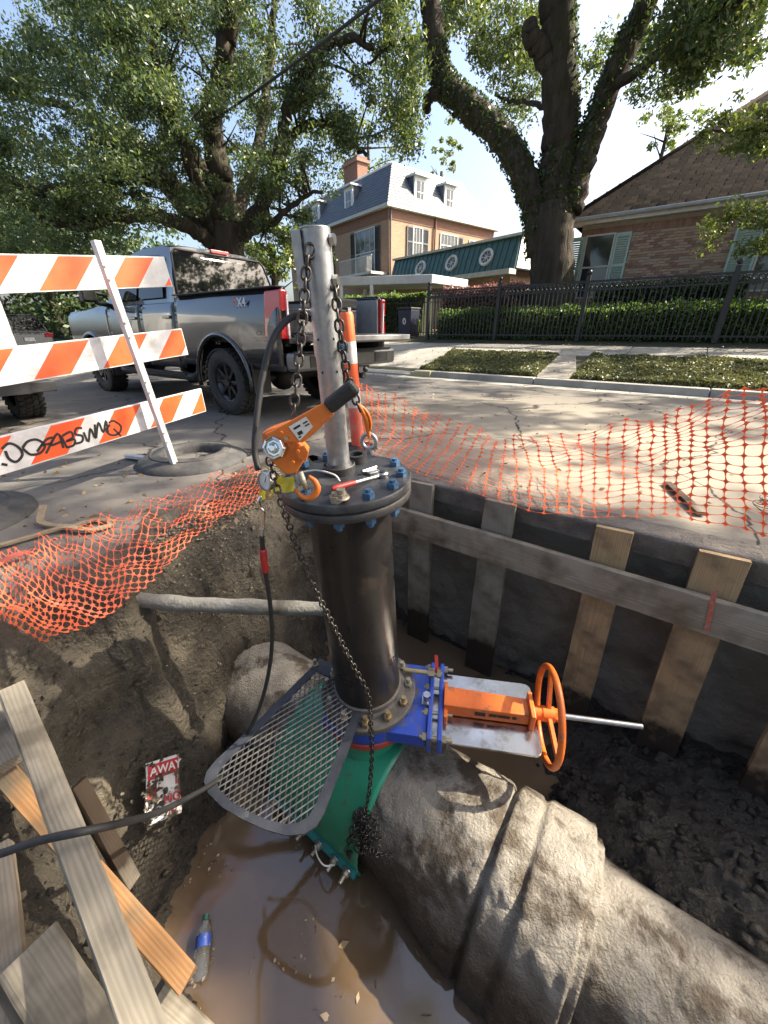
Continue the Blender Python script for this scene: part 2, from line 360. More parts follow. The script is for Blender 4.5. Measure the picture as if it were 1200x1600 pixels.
def tps(cp, X, Y, lam=4e-3):
    def Uf(r2): return np.where(r2 > 1e-12, r2 * np.log(r2 + 1e-12), 0)
    n = len(cp); d2 = (cp[:, None, 0] - cp[None, :, 0]) ** 2 + (cp[:, None, 1] - cp[None, :, 1]) ** 2
    A = np.zeros((n + 3, n + 3)); A[:n, :n] = Uf(d2) + lam * np.eye(n); P = np.c_[np.ones(n), cp[:, :2]]; A[:n, n:] = P; A[n:, :n] = P.T
    w = np.linalg.solve(A, np.r_[cp[:, 2], np.zeros(3)])
    out = w[n] + w[n + 1] * X + w[n + 2] * Y
    for i in range(n): out = out + w[i] * Uf((X - cp[i, 0]) ** 2 + (Y - cp[i, 1]) ** 2)
    return out
sg = np.arange(-2.95, 3.25, .0165); ng = np.arange(-1.5, 2.52, .0165)
Sg, Ng = np.meshgrid(sg, ng, indexing='ij'); Xg = Sg * DS.x + Ng * NS.x; Yg = Sg * DS.y + Ng * NS.y
Hg = np.clip(tps(cp, Xg, Yg), -1.62, .03)
dep = np.clip(-Hg / .25, 0, 1)
clod = np.maximum(0, fbm(Xg * 9, Yg * 9, 3)) * .11 + np.abs(fbm(Xg * 22 + 9, Yg * 22, 3)) * .05
Hg = Hg + dep * (fbm(Xg * 1.6, Yg * 1.6, 4) * .09 + clod + fbm(Xg * 5, Yg * 14, 3) * .035 + fbm(Xg * 30, Yg * 30, 3) * .02) - .03 * dep + (1 - dep) * (fbm(Xg * 12, Yg * 12, 4) * .028)
Hg = np.where(Ng > 2.36, np.minimum(Hg, -1.2), Hg)
nS_, nN_ = Hg.shape; idx = np.arange(nS_ * nN_).reshape(nS_, nN_)
fa = np.stack([idx[:-1, :-1].ravel(), idx[1:, :-1].ravel(), idx[1:, 1:].ravel(), idx[:-1, 1:].ravel()], 1)
def pit_z(x, y):
    s = x * DS.x + y * DS.y; n = x * NS.x + y * NS.y
    i = min(max(int((s - sg[0]) / .0165), 0), nS_ - 1); j = min(max(int((n - ng[0]) / .0165), 0), nN_ - 1); return float(Hg[i, j])
gs, gn = np.gradient(Hg, .0165); nx_, ny_ = -(gs * DS.x + gn * NS.x), -(gs * DS.y + gn * NS.y); ln = np.sqrt(nx_ ** 2 + ny_ ** 2 + 1); steep = np.clip((ln - 1.1) / 1.2, 0, 1)
# cut faces: bucket marks, layers and clods pushed out along the surface normal
A_u, A_v = Xg * .8 - Yg * .6, Hg
dn = (fbm(A_u * 4 + Hg * 2, Hg * 9 + 3, 4) * .075 + np.maximum(0, fbm(A_u * 13 + Xg * 3, Hg * 15 + Yg * 4, 3)) * .055 + np.abs(fbm(A_u * 26, Hg * 30, 3)) * .02 - .02) * steep * dep
Xd, Yd, Zd = Xg + dn * nx_ / ln, Yg + dn * ny_ / ln, Hg + dn / ln
me = npmesh('mud_bank', np.stack([Xd.ravel(), Yd.ravel(), Zd.ravel()], 1), fa); me.shade_smooth()
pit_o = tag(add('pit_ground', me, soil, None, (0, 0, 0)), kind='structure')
# the straight far wall of the pit: asphalt lip on dark clay
def wall(a, b):
    s = -2.45 + 5.7 * a; z = .0 - 1.5 * b
    k = fbm(np.array(s * 3.), np.array(z * 3. + 4), 4); k2 = fbm(np.array(s * 11.), np.array(z * 11.), 3)
    n = 2.46 + (.0 if b < .07 else .07) + float(k) * .07 * (b > .0) + float(k2) * .02 * (b > 0) - .12 * max(0, b - .55)
    if b == 0: n = 2.50
    if b == 0: z = .006
    return W(s, n, z + (float(k2) * .01 if 0 < b < .1 else 0))
clay = M('clay_wall', (.14, .118, .09), (.22, .185, .14), scale=2.4, rough=.7, bump=.9, bscale=26, c3=(.085, .072, .057), s3=1.2, t3=(.5, .66))
mw = MB(); mw.grid(wall, 230, 60); tag(mw.build('pit_wall', clay, smooth=True), kind='structure')
lip = MB()
def lipf(a, b):
    s = -2.45 + 5.7 * a; k = float(fbm(np.array(s * 7.), np.array(b * 2.), 3)); z = .008 - .13 * max(0, b - .4) / .6
    n = 2.62 - .22 * min(b / .4, 1) + (.03 * k if b >= .39 else 0) + .03 * max(0, b - .4)
    return W(s, n, z - (.012 * max(0, k) if b > .35 else 0))
lip.grid(lipf, 260, 10); tag(lip.build('road_edge', M('broken_asphalt', (.2, .17, .14), (.11, .095, .08), scale=7, rough=.9, bump=.8, bscale=60), smooth=True), kind='structure')
# muddy water
wm = M('muddy_water', (.09, .06, .034), (.115, .078, .048), scale=1.6, rough=.015, bump=.02, bscale=11, bdist=.02, spec=1.0)
wt = MB(); wt.face([W(-1.9, -.6, WZ), W(1.9, -.6, WZ), W(1.9, 2.4, WZ), W(-1.9, 2.4, WZ)]); tag(wt.build('water', wm), kind='structure')
# ================================================================== THE MAIN, THE RISER AND THE TAPPING GEAR
black_coat = M('black_coating', (.008, .008, .009), (.018, .016, .015), scale=5, rough=.33, bump=.06, bscale=60, c3=(.07, .052, .036), s3=4.5, t3=(.54, .74), spec=.5, rvar=.08)
black_iron = M('black_iron', (.02, .02, .021), (.045, .042, .04), scale=18, rough=.5, bump=.15, bscale=120, c3=(.12, .1, .08), s3=9, t3=(.62, .8))
galv = M('galvanized', (.42, .43, .44), (.3, .31, .32), scale=26, rough=.42, metal=.75, bump=.05, bscale=60, c3=(.25, .235, .22), s3=6, t3=(.55, .75))
steel = M('bright_steel', (.55, .54, .52), (.4, .39, .37), scale=30, rough=.3, metal=.95)
dirty_steel = M('dirty_steel', (.28, .24, .18), (.42, .38, .3), scale=40, rough=.5, metal=.6, bump=.15, bscale=150)
brass = M('brass_fitting', (.55, .42, .2), (.4, .32, .2), scale=30, rough=.38, metal=.85)
blue_nut = M('blue_coated_nut', (.03, .085, .17), (.055, .12, .2), scale=60, rough=.4)
blue_paint = M('blue_epoxy', (.016, .05, .34), (.025, .075, .43), scale=9, rough=.4, c3=(.1, .095, .085), s3=13, t3=(.54, .68), bump=.12, bscale=70, rvar=.08)
green_paint = M('green_epoxy', (.018, .21, .115), (.025, .26, .145), scale=4, rough=.38, c3=(.075, .085, .06), s3=8, t3=(.54, .72), bump=.06, bscale=60)
orange_paint = M('orange_enamel', (.78, .17, .02), (.62, .12, .015), scale=9, rough=.38, c3=(.24, .11, .055), s3=20, t3=(.56, .72), bump=.1, bscale=80, rvar=.08)
hoist_orange = M('hoist_orange', (.72, .19, .02), (.55, .13, .02), scale=14, rough=.4, c3=(.2, .085, .035), s3=22, t3=(.56, .72), bump=.08, bscale=90)
gasket_red = M('red_gasket', (.35, .05, .03), rough=.6)
rubber = M('black_rubber', (.014, .014, .015), (.025, .024, .023), scale=30, rough=.6, bump=.1)
grip_blk = M('black_grip', (.018, .018, .019), (.03, .03, .03), scale=60, rough=.55, bump=.3, bscale=200)
chain_mat = M('chain_steel', (.03, .028, .027), (.07, .06, .05), scale=60, rough=.38, metal=.6)
white_lbl = M('white_label', (.72, .7, .66), (.58, .55, .5), scale=25, rough=.45)
ink = M('black_ink', (.015, .015, .016), rough=.5)
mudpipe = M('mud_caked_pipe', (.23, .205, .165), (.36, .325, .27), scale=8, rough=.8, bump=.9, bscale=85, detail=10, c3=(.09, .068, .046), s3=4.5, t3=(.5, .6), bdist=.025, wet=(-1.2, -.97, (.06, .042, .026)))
conduit_m = M('muddy_conduit', (.26, .25, .22), (.17, .16, .135), scale=9, rough=.8, bump=.6, bscale=40, c3=(.1, .085, .06), s3=4, t3=(.55, .7))

T0 = PD(540, 745, 1.43)                       # centre of the top flange
B0 = Vector((-.082, 1.405, -.605))            # riser foot
AX = (T0 - B0).normalized()
E1 = Vector((math.cos(R(-9.5)), math.sin(R(-9.5)), 0)); E1 = (E1 - AX * E1.dot(AX) * .3).normalized(); E2 = UP.cross(E1).normalized()   # stem direction, across
PAX = Vector((-.078, 1.36, -1.25))            # a point of the main's axis
def onmain(s, a, r): return PAX + DS * s + NS * (r * math.cos(a)) + UP * (r * math.sin(a))
# ---- the old water main, caked in mud
def mainr(s):
    r = .335 + .02 * max(0, min(1, (s - .3) / .4))
    if s > .74: r = .372
    if s > .87: r = .383
    r -= .03 * math.exp(-((s - .735) / .014) ** 2) + .02 * math.exp(-((s - .87) / .012) ** 2)
    if s > 1.08: r = .34
    if s > 1.12: r = .285
    return r
NSg, NAg = 420, 180
_s = np.linspace(-1.35, 2.85, NSg + 1)[:, None] * np.ones((1, NAg + 1)); _b = np.linspace(0, 1, NAg + 1)[None, :] * np.ones((NSg + 1, 1)); _an = _b * 2 * np.pi
_q = fbm(_s * 5 + _b * 2, _b * 13, 4); _q2 = fbm(_s * 17, _b * 40, 4, .6); _q3 = np.abs(fbm(_s * 9 + 4, _b * 22, 3))
_k = np.where(_s > .15, 1., .3); _near = np.maximum(0, -np.cos(_an)); _bul = np.where(_s < 1.5, .13 * np.clip((_s - .2) / .5, 0, 1) * _near * np.maximum(0, .35 - np.sin(_an)), 0)
_fl = np.clip((fbm(_s * 7 + 11, _b * 18, 4) - .02) * 9, 0, 1); _lowk = np.clip(.55 - np.sin(_an), 0, 1)
_r = np.vectorize(mainr)(_s) + _q * (.008 + .02 * _lowk) * _k + _q2 * (.004 + .012 * _lowk) * _k + _fl * .007 * _k + _bul * .8
def mainf(a, b):
    i, j = int(round(a * NSg)), int(round(b * NAg)); return onmain(float(_s[i, j]), float(_an[i, j]), float(_r[i, j % NAg]))
mm = MB(); mm.grid(mainf, NSg, NAg)
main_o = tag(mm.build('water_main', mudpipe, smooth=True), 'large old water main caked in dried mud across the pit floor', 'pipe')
# ---- grey conduit across the back of the pit
cpts = [PZ(40, 905, .0) + Vector((0, 0, -.05)), PZ(140, 922, -.12), PZ(210, 936, -.2), PZ(280, 943, -.21), PZ(350, 946, -.24), PZ(420, 949, -.26), PZ(500, 951, -.27), PZ(535, 952, -.28)]
cm = MB(); sp = spline(cpts, 8); cm.tube(sp, [.039 + .0025 * math.sin(i * .9) + .002 * math.sin(i * .37) for i in range(len(sp))], 14)
tag(cm.build('conduit', conduit_m, smooth=True), 'thin grey mud-smeared conduit crossing the back of the pit', 'conduit')
# ---- green tapping saddle
SADR = .375
sad = root('tapping_saddle', onmain(0, math.pi / 2, SADR), 'green wrap-around tapping saddle with bolted seam on the main', 'saddle')
sm = MB()
def sadf(a, b):
    s = -.42 + .63 * a; ang = R(10 + 194 * b); return onmain(s, ang, SADR)
sm.grid(sadf, 24, 60); so = sm.build('shell', green_paint, sad, smooth=60); md = so.modifiers.new('Solid', 'SOLIDIFY'); md.thickness = .012; md.offset = 1
st = MB()
for dr, a0, a1 in ((.012, 186, 189.5), (.03, 193, 196)):
    pass
st = MB(); st.grid(lambda a, b: onmain(-.42 + .63 * a, R(187 + 5 * b), SADR + .012 + .03 * math.sin(math.pi * b)), 10, 8); st.build('seam_bar', M('teal_epoxy', (.01, .16, .15), (.02, .2, .19), scale=5, rough=.35), sad, smooth=True)
for k, s in enumerate((-.36, -.24, -.13, -.02, .085, .165)):
    o = onmain(s, R(189), SADR + .035); d = (NS * math.cos(R(178)) + UP * math.sin(R(178)))
    m = MB(); m.hexnut(o, d, .017, .02, .035); ob = m.build('stud', dirty_steel, sad, smooth=30)
    m = MB(); m.cyl(o - d * .004, o + d * .002, .027, seg=16); m.build('washer', steel, ob, smooth=30)
    m = MB(); p = onmain(s + .02, R(196), SADR + .012); m.tube([p, p + NS * -.012], .012, 10); m.build('bolt_hole', ink, sad)
wh = MB(); wh.tube(spline([onmain(-.03, R(186), SADR + .05), onmain(.02, R(183), SADR + .08), onmain(.07, R(184), SADR + .085), onmain(.1, R(188), SADR + .05)], 6), .004, 6); wh.build('wire_tie', white_lbl, sad, smooth=True)
# saddle branch neck + flange, red gasket
VZ = B0 - AX * .032                            # top face of valve body
nk = MB(); nk.cyl(PAX + UP * .33 + (B0 - PAX - UP * (B0 - PAX).z) * .6, VZ - AX * .095, .19, .17, seg=40); nk.build('branch_neck', green_paint, sad, smooth=40)
gk = MB(); gk.cyl(VZ - AX * .128, VZ - AX * .088, .238, seg=48); gk.build('branch_flange', gasket_red, sad, smooth=30, bevel=.004)
for k in range(12):
    a = 2 * math.pi * (k + .5) / 12; p = VZ - AX * .13 + (E1 * math.cos(a) + E2 * math.sin(a)) * .212
    m = MB(); m.hexnut(p, -AX, .016, .018, .02); m.build('flange_nut', dirty_steel, sad)

# ---- blue knife gate valve
val = root('gate_valve', VZ - AX * .04, 'blue knife gate valve with orange yoke and handwheel under the black riser', 'valve')
TV = frame(VZ - AX * .045, E1, z=AX)           # local: x along stem, z along riser
m = MB(TV); m.box((.06, 0, 0), (.50, .40, .078)); m.lathe([(0, -.039), (.235, -.039), (.235, .041), (0, .041)], (0, 0, 0), (0, 0, 1), 48); m.build('body', blue_paint, val, smooth=30, bevel=.004)
for x in (.322, .372):
    m = MB(TV); m.box((x, 0, .005), (.022, .43, .105)); o = m.build('gland_plate', blue_paint, val, bevel=.004)
for y in (-.195, -.07, .07, .195):
    for z in (.035,):
        m = MB(TV); m.cyl((.28, y, z), (.43, y, z), .0085, seg=10); m.hexnut((.384, y, z), (1, 0, 0), .017, .018); m.hexnut((.31, y, z), (-1, 0, 0), .017, .018); m.build('gland_bolt', brass if y < 0 else dirty_steel, val, smooth=30)
m = MB(TV); m.hexnut((.30, -.02, .07), (0, 0, 1), .02, .03); m.cyl((.30, -.02, .02), (.30, -.02, .07), .014, seg=12); m.box((.3, -.02, .045), (.045, .05, .02)); m.build('packing_screw', steel, val, smooth=30)
# stainless blade
def rrect(x0, x1, y0, y1, r, z, n=5):
    out = []
    for cx, cy, a0 in ((x1 - r, y1 - r, 0), (x0 + r, y1 - r, 90), (x0 + r, y0 + r, 180), (x1 - r, y0 + r, 270)):
        for k in range(n + 1): a = R(a0 + 90 * k / n); out.append((cx + r * math.cos(a), cy + r * math.sin(a), z))
    return out
m = MB(TV); m.prism(rrect(.25, .835, -.19, .19, .035, -.006), (0, 0, 0)); m.v = []; m.f = []
pts = rrect(.25, .835, -.19, .19, .035, 0); m = MB(TV); a = [m.P((x, y, -.006)) for x, y, z in pts]; b = [m.P((x, y, .006)) for x, y, z in pts]
m.f += [a[::-1], b] + [[a[k], a[(k + 1) % len(a)], b[(k + 1) % len(a)], b[k]] for k in range(len(a))]
stainless = M('stainless_plate', (.55, .54, .52), (.42, .4, .37), scale=6, rough=.2, metal=1., bump=.04, bscale=9, c3=(.22, .18, .13), s3=9, t3=(.52, .7), rvar=.1)
m.build('blade', stainless, val, bevel=.002)
# orange yoke: channel, end flange, hub
m = MB(TV)
m.hexa([(.385, -.055, .012), (.79, -.05, .012), (.79, .05, .012), (.385, .055, .012), (.385, -.055, .085), (.79, -.045, .078), (.79, .045, .078), (.385, .055, .085)])
m.box((.80, 0, .045), (.022, .14, .115)); m.box((.395, 0, .03), (.02, .2, .06)); m.cyl((.80, 0, .045), (.86, 0, .045), .032, seg=18)
m.build('yoke', orange_paint, val, smooth=30, bevel=.004)
for (x, w, y) in ((.56, .05, -.054), (.62, .035, -.0535), (.67, .06, -.053), (.72, .02, -.0525)):
    m = MB(TV); m.box((x, y + .0005, .05), (w, .003, random.uniform(.012, .024))); m.build('worn_marking', ink, val)
HW = .885
hwm = MB(TV); Rw = .218
hwm.torus((HW, 0, .045), (1, 0, 0), Rw, .0155, 44, 10); hwm.cyl((HW - .03, 0, .045), (HW + .025, 0, .045), .036, seg=20)
for k in range(3):
    a = R(62 + 120 * k); d = Vector((0, math.cos(a), math.sin(a))); w = Vector((0, -math.sin(a), math.cos(a)))
    hwm.beam(Vector((HW, 0, .045)) + d * .02, Vector((HW, 0, .045)) + d * (Rw - .004), .03, .016, up=(1, 0, 0))
hwo = hwm.build('handwheel', orange_paint, val, smooth=40)
m = MB(TV); m.hexnut((HW + .024, 0, .045), (1, 0, 0), .03, .022); m.build('hub_nut', orange_paint, hwo, smooth=30)
m = MB(TV); m.cyl((.8, 0, .045), (1.3, 0, .045), .0135, seg=14); m.build('stem', steel, val, smooth=30)
# brass drain cock with red lever beside the riser
m = MB(TV); m.cyl((.17, .1, .11), (.37, .1, .11), .013, seg=12); m.hexnut((.30, .1, .11), (1, 0, 0), .024, .03); m.hexnut((.345, .1, .11), (1, 0, 0), .022, .02); cko = m.build('drain_cock', brass, val, smooth=30)
m = MB(TV); m.cyl((.34, .1, .11), (.34, .1, .15), .007, seg=10); m.beam((.34, .1, .15), (.335, .14, .2), .018, .006); m.build('cock_lever', M('red_lever', (.45, .03, .02), rough=.4), cko)

# ---- black riser: pipe with two flanges
ris = root('riser_pipe', B0, 'tall black flanged riser pipe standing on the blue gate valve', 'pipe')
m = MB(); m.lathe([(.162, .03), (.162, (T0 - B0).length - .07)], B0, AX, 48); m.build('barrel', black_coat, ris, smooth=True)
m = MB(); m.lathe([(.15, -.034), (.24, -.034), (.242, -.03), (.242, -.004), (.238, 0), (.19, .002), (.185, .018), (.174, .022), (.172, .045), (.163, .05)], B0, AX, 56)
m.build('foot_flange', M('dusty_iron', (.15, .13, .105), (.08, .072, .06), scale=16, rough=.6, bump=.3, bscale=80), ris, smooth=40)
FX = E1.cross(AX).normalized(); 
def ringp(o, a, r): return o + (E1 * math.cos(a) + (AX.cross(E1)).normalized() * math.sin(a)) * r
for k in range(12):
    a = 2 * math.pi * (k + .3) / 12; p = ringp(B0, a, .208); m = MB(); m.hexnut(p, AX, .021, .024, .03)
    m.build('foot_bolt', (brass if k in (9, 10, 11) else dirty_steel), ris, smooth=30)
# top: pipe flange and blind flange
m = MB(); m.lathe([(.16, -.11), (.175, -.072), (.19, -.068), (.241, -.066), (.2425, -.062), (.2425, -.04), (.24, -.037), (.16, -.037)], T0, AX, 64); m.build('top_flange', black_iron, ris, smooth=40)
m = MB(); m.lathe([(.0, -.03), (.24, -.03), (.243, -.027), (.243, -.004), (.24, 0), (.0, 0)], T0, AX, 64); bf = m.build('blind_flange', M('worn_black_flange', (.016, .017, .02), (.034, .036, .04), scale=11, rough=.42, bump=.12, bscale=70, c3=(.11, .108, .105), s3=5, t3=(.58, .78), rvar=.1), ris, smooth=40)
m = MB(); m.lathe([(.235, -.037), (.235, -.03)], T0, AX, 64); m.build('flange_gasket', rubber, ris)
for k in range(12):
    a = 2 * math.pi * (k + .2) / 12; p = ringp(T0, a, .208)
    brown = k == 9
    if k in (2, 3): 
        m = MB(); m.lathe([(0, .0015), (.013, .0015)], p, AX, 14); m.build('bolt_hole', ink, ris); continue
    m = MB(); m.hexnut(p, AX, .0205, .024, .011); m.build('flange_nut', dirty_steel if brown else blue_nut, ris, smooth=30)
    m = MB(); m.hexnut(p - AX * .066, -AX, .0205, .026, .014); m.build('flange_nut', blue_nut, ris, smooth=30)
# gland at the pole, open black ring port, small fitting
PF = PZ(531, 737, T0.z)
m = MB(); m.lathe([(.0, 0), (.062, 0), (.062, .03), (.058, .034), (.054, .026), (.045, .04), (0, .04)], PF, AX, 32); m.build('gland', black_iron, ris, smooth=35)
pr_ = PZ(557, 717, T0.z + .02)
m = MB(); m.lathe([(.028, -.02), (.044, -.02), (.044, .022), (.028, .022)], pr_, AX, 28, closed=True); m.build('port_ring', rubber, ris, smooth=35)
m = MB(); m.lathe([(0, -.012), (.028, -.012)], pr_, AX, 20); m.build('port_core', ink, ris)
# ---- galvanised pole with bracket and clamp
PT = PY(493, 356, T0.y - .01); PX = (PT - PF).normalized(); PL = (PT - PF).length
pole = root('boring_pole', PF, 'galvanised steel pole rising from the black flange, bracket on top', 'pole')
m = MB(); m.cyl(PF + PX * .02, PT, .0415, seg=32); m.build('tube', galv, pole, smooth=35)
PS = PX.cross(Vector((0, 1, 0))).normalized() * -1; PS = Vector((1, 0, 0)) - PX * PX.x; PS.normalize(); PB = PX.cross(PS)   # side (right), back
TPo = frame(PF, PS, z=PX)
m = MB(TPo); m.lathe([(.043, PL * .55), (.0445, PL * .55), (.0445, PL * .55 + .05), (.043, PL * .55 + .05)], (0, 0, 0), (0, 0, 1), 32); m.box((.055, -.01, PL * .55 + .025), (.03, .02, .03)); m.build('clamp', galv, pole, smooth=35)
m = MB(TPo); m.hexnut((.052, -.02, PL * .55 + .025), (0, -1, 0), .011, .012, .008); m.build('clamp_screw', blue_nut, pole)
m = MB(TPo); m.beam((-.052, .012, PL - .2), (-.055, .012, PL - .004), .028, .07, up=(0, 1, 0)); m.build('bracket_plate', galv, pole, bevel=.003)
for z in (PL - .03, PL - .13):
    m = MB(TPo); m.cyl((-.07, -.005, z), (.055, -.005, z), .008, seg=10); m.hexnut((.041, -.012, z), (1, -.25, 0), .015, .014); m.build('bracket_bolt', steel, pole, smooth=30)
for z, x in ((PL * .62, -.02), (PL * .62, .026), (PL * .49, -.018), (PL * .49, .027)):
    y = -math.sqrt(.0418 ** 2 - x * x); m = MB(TPo); m.cyl((x, y * .97, z), (x, y * 1.012, z), .0045, seg=10); m.build('drilled_hole', ink, pole)
m = MB(TPo); m.torus((-.004, 0, PL - .0), (0, 0, 1), .039, .003, 28, 6); m.build('rim', galv, pole, smooth=True)

# ---- eye bolt, ratchet wrench, fitting lying on the flange
EB = PZ(578, 711, T0.z)
eb = MB(); eb.cyl(EB, EB + AX * .03, .018, seg=14); eb.torus(EB + AX * .062, Vector((.25, .97, .0)), .032, .0095, 26, 10)
tag(eb.build('eye_bolt', galv, smooth=40), 'galvanised ring eye bolt on the rim of the black flange', 'eye bolt')
r0 = PZ(519, 764, T0.z + .012); r1 = PZ(598, 742, T0.z + .012); rd = (r1 - r0).normalized()
rt = root('ratchet_wrench', r0, 'small steel ratchet wrench with red grip lying on the flange', 'wrench')
m = MB(); m.tube([r0, r0 + rd * .012, r0 + rd * .02, r0 + rd * .085, r0 + rd * .095], [.007, .0105, .011, .0095, .0085], 12); m.build('grip', M('red_grip', (.42, .03, .025), (.35, .04, .03), scale=50, rough=.4), rt, smooth=40)
m = MB(); m.tube([r0 + rd * .095, r0 + rd * .16, r1 - rd * .02], [.0075, .006, .008], 10); m.lathe([(0, -.011), (.02, -.011), (.022, -.006), (.022, .008), (.018, .012), (0, .012)], r1, AX, 20); m.build('shaft', steel, rt, smooth=40)
m = MB(); m.cyl(r1 + AX * .011, r1 + AX * .016, .011, seg=14); m.build('selector', ink, rt)
fz = PZ(583, 741, T0.z + .003); fb = root('steel_latch', fz, 'small bright steel latch plate lying behind the wrench', 'latch')
m = MB(frame(fz, rd, z=AX)); m.box((0, .005, .008), (.05, .04, .012)); m.build('plate', steel, fb, bevel=.003)
m = MB(frame(fz, rd, z=AX)); m.cyl((-.035, .02, .012), (.03, .02, .016), .007, seg=10); m.build('pin', steel, fb, smooth=30)
nb = PZ(534, 779, T0.z); m = MB(); m.hexnut(nb, AX, .022, .018); m.cyl(nb + AX * .017, nb + AX * .034, .014, seg=12); m.torus(nb + AX * .004, AX, .022, .005, 16, 6)
tag(m.build('pipe_plug', dirty_steel, smooth=35), 'grey hexagonal pipe plug at the front rim of the flange', 'plug')
wl = MB(); wl.tube(spline([PZ(470, 738, T0.z + .01), PZ(495, 735, T0.z + .02), PZ(522, 742, T0.z + .03), PZ(531, 752, T0.z + .012)], 6), .0035, 6); tag(wl.build('wire_whip', white_lbl, smooth=True), 'short white wire lying on the black flange by the pole', 'wire')
# ================================================================== chains, hoist, hoses, guard
def link_mesh(pitch, d, w):
    m = MB(); L = (pitch + d) / 2 - d * .1; r = w / 2; pts = []
    for k in range(12):
        a = 2 * math.pi * k / 12; pts.append((math.cos(a) * r + 0, math.sin(a) * r + (L - r) * (1 if math.sin(a) > 0 else -1) * (1 if abs(math.sin(a)) > .1 else 0), 0))
    m.tube(pts, d / 2, 6, closed=True); me = m.mesh('link', True, Vector((0, 0, 0))); me.materials.append(chain_mat); return me
def chain(path, pitch, d, w, label, group=None, every=1):
    pts = spline(path, 14); acc = [0]
    for a, b in zip(pts, pts[1:]): acc.append(acc[-1] + (b - a).length)
    rt = root('chain', pts[-1], label, 'chain', group); me = link_mesh(pitch, d, w); n = int(acc[-1] / pitch); j = 0
    for i in range(n + 1):
        s = i * pitch
        while j < len(acc) - 2 and acc[j + 1] < s: j += 1
        p = pts[j].lerp(pts[j + 1], (s - acc[j]) / max(1e-6, acc[j + 1] - acc[j])); t = (pts[j + 1] - pts[j]).normalized()
        q = t.orthogonal().normalized(); q.rotate(Matrix.Rotation(R(90) * (i % 2) + random.uniform(-.35, .35) + .5, 3, t))
        place('link', me, rt, frame(p, q, t))
    return rt, me
chain([PY(484, 392, 1.30), PY(478, 430, 1.29), PY(474, 480, 1.27), PY(469, 540, 1.25), PY(463, 600, 1.22), PY(457, 655, 1.19)], .0295, .0085, .026, 'dark lifting chain hanging left of the pole down to the lever hoist', 'lifting chains beside the pole')
chain([PY(512, 415, 1.36), PY(523, 452, 1.33), PY(529, 500, 1.31), PY(536, 550, 1.32), PY(547, 600, 1.34), PY(562, 640, 1.37)], .0295, .0085, .026, 'dark lifting chain hanging right of the pole to the eye bolt', 'lifting chains beside the pole')
def hit_main(u, v, r):
    d = ray(u, v); q = C0 - PAX; dn, dz = d.dot(NS), d.z; qn, qz = q.dot(NS), q.z
    A = dn * dn + dz * dz; Bq = 2 * (dn * qn + dz * qz); Cq = qn * qn + qz * qz - r * r; D = max(0, Bq * Bq - 4 * A * Cq)
    return C0 + d * ((-Bq - math.sqrt(D)) / (2 * A))
crt, lme = chain([PY(421, 721, 1.15), PY(430, 752, 1.135), PY(438, 780, 1.11), PY(450, 815, 1.11), PY(465, 857, 1.13), PY(492, 920, 1.15), PY(517, 970, 1.165), PY(540, 1017, 1.18), PY(560, 1055, 1.17), PY(575, 1085, 1.155), PY(579, 1130, 1.135), PY(581, 1180, 1.12), PY(577, 1235, 1.07), hit_main(570, 1275, .4)], .0225, .0066, .0195, 'thin slack hand chain trailing from the hoist down to a heap on the saddle')
for k in range(120):
    t = random.random(); u = 566 + (random.gauss(0, 1) * (6 + 9 * t)); v = 1266 + 72 * t; o = hit_main(u + 4 * t, v, .392 + .03 * random.random() * (.4 + t))
    a = Vector((random.gauss(0, 1), random.gauss(0, 1), random.gauss(0, .5))); place('link', lme, crt, frame(o, a, Vector((random.gauss(0, 1), random.gauss(0, 1), random.gauss(0, .7)))))
# orange latch hook joining the right chain to the eye bolt
lk = MB(); lk.tube(spline([PY(560, 632, 1.365), PY(566, 642, 1.37), PY(572, 655, 1.375), PY(574, 668, 1.38), PY(577, 684, 1.385)], 5), [.006 + .004 * math.sin(i * .16) for i in range(21)], 8)
lk.tube(spline([PY(562, 632, 1.37), PY(574, 645, 1.37), PY(579, 660, 1.375), PY(578, 672, 1.38)], 5), .005, 8)
tag(lk.build('latch_hook', hoist_orange, smooth=True), 'small orange latch hook through the eye bolt ring', 'hook')

def slab_uv(m, poly, y, th):
    """outline measured in the photo, set upright at depth y with real thickness"""
    a = [m.P(PY(u, v, y)) for u, v in poly]; b = [m.P(PY(u, v, y) + Vector((0, th, 0))) for u, v in poly]; n = len(a)
    m.f += [a, b[::-1]] + [[a[k], b[k], b[(k + 1) % n], a[(k + 1) % n]] for k in range(n)]; return m
HY = 1.13
hoist = root('lever_hoist', PY(445, 742, HY), 'orange lever chain hoist with black grip hanging in front of the pole', 'hoist')
m = MB(); slab_uv(m, [(408, 677), (422, 670), (450, 661), (466, 690), (480, 706), (474, 722), (462, 741), (447, 743), (428, 726), (410, 702)], HY, .055); m.build('gear_housing', hoist_orange, hoist, bevel=.006)
m = MB(); slab_uv(m, [(413, 679), (448, 661), (506, 629), (522, 648), (484, 684), (473, 692), (446, 692), (424, 700)], HY - .018, .016); m.build('lever', hoist_orange, hoist, bevel=.004)
m = MB(); g0 = PY(512, 637, HY - .012); g1 = PY(556, 602, HY - .03); gd = (g1 - g0); gu = Vector((0, 1, .2))
m.beam(g0, g1, .044, .03, up=gu); gro = m.build('grip', grip_blk, hoist, bevel=.011)
m = MB(); slab_uv(m, [(451, 667), (478, 651), (489, 667), (468, 689)], HY - .0205, .0012); lb = m.build('label_plate', white_lbl, hoist)
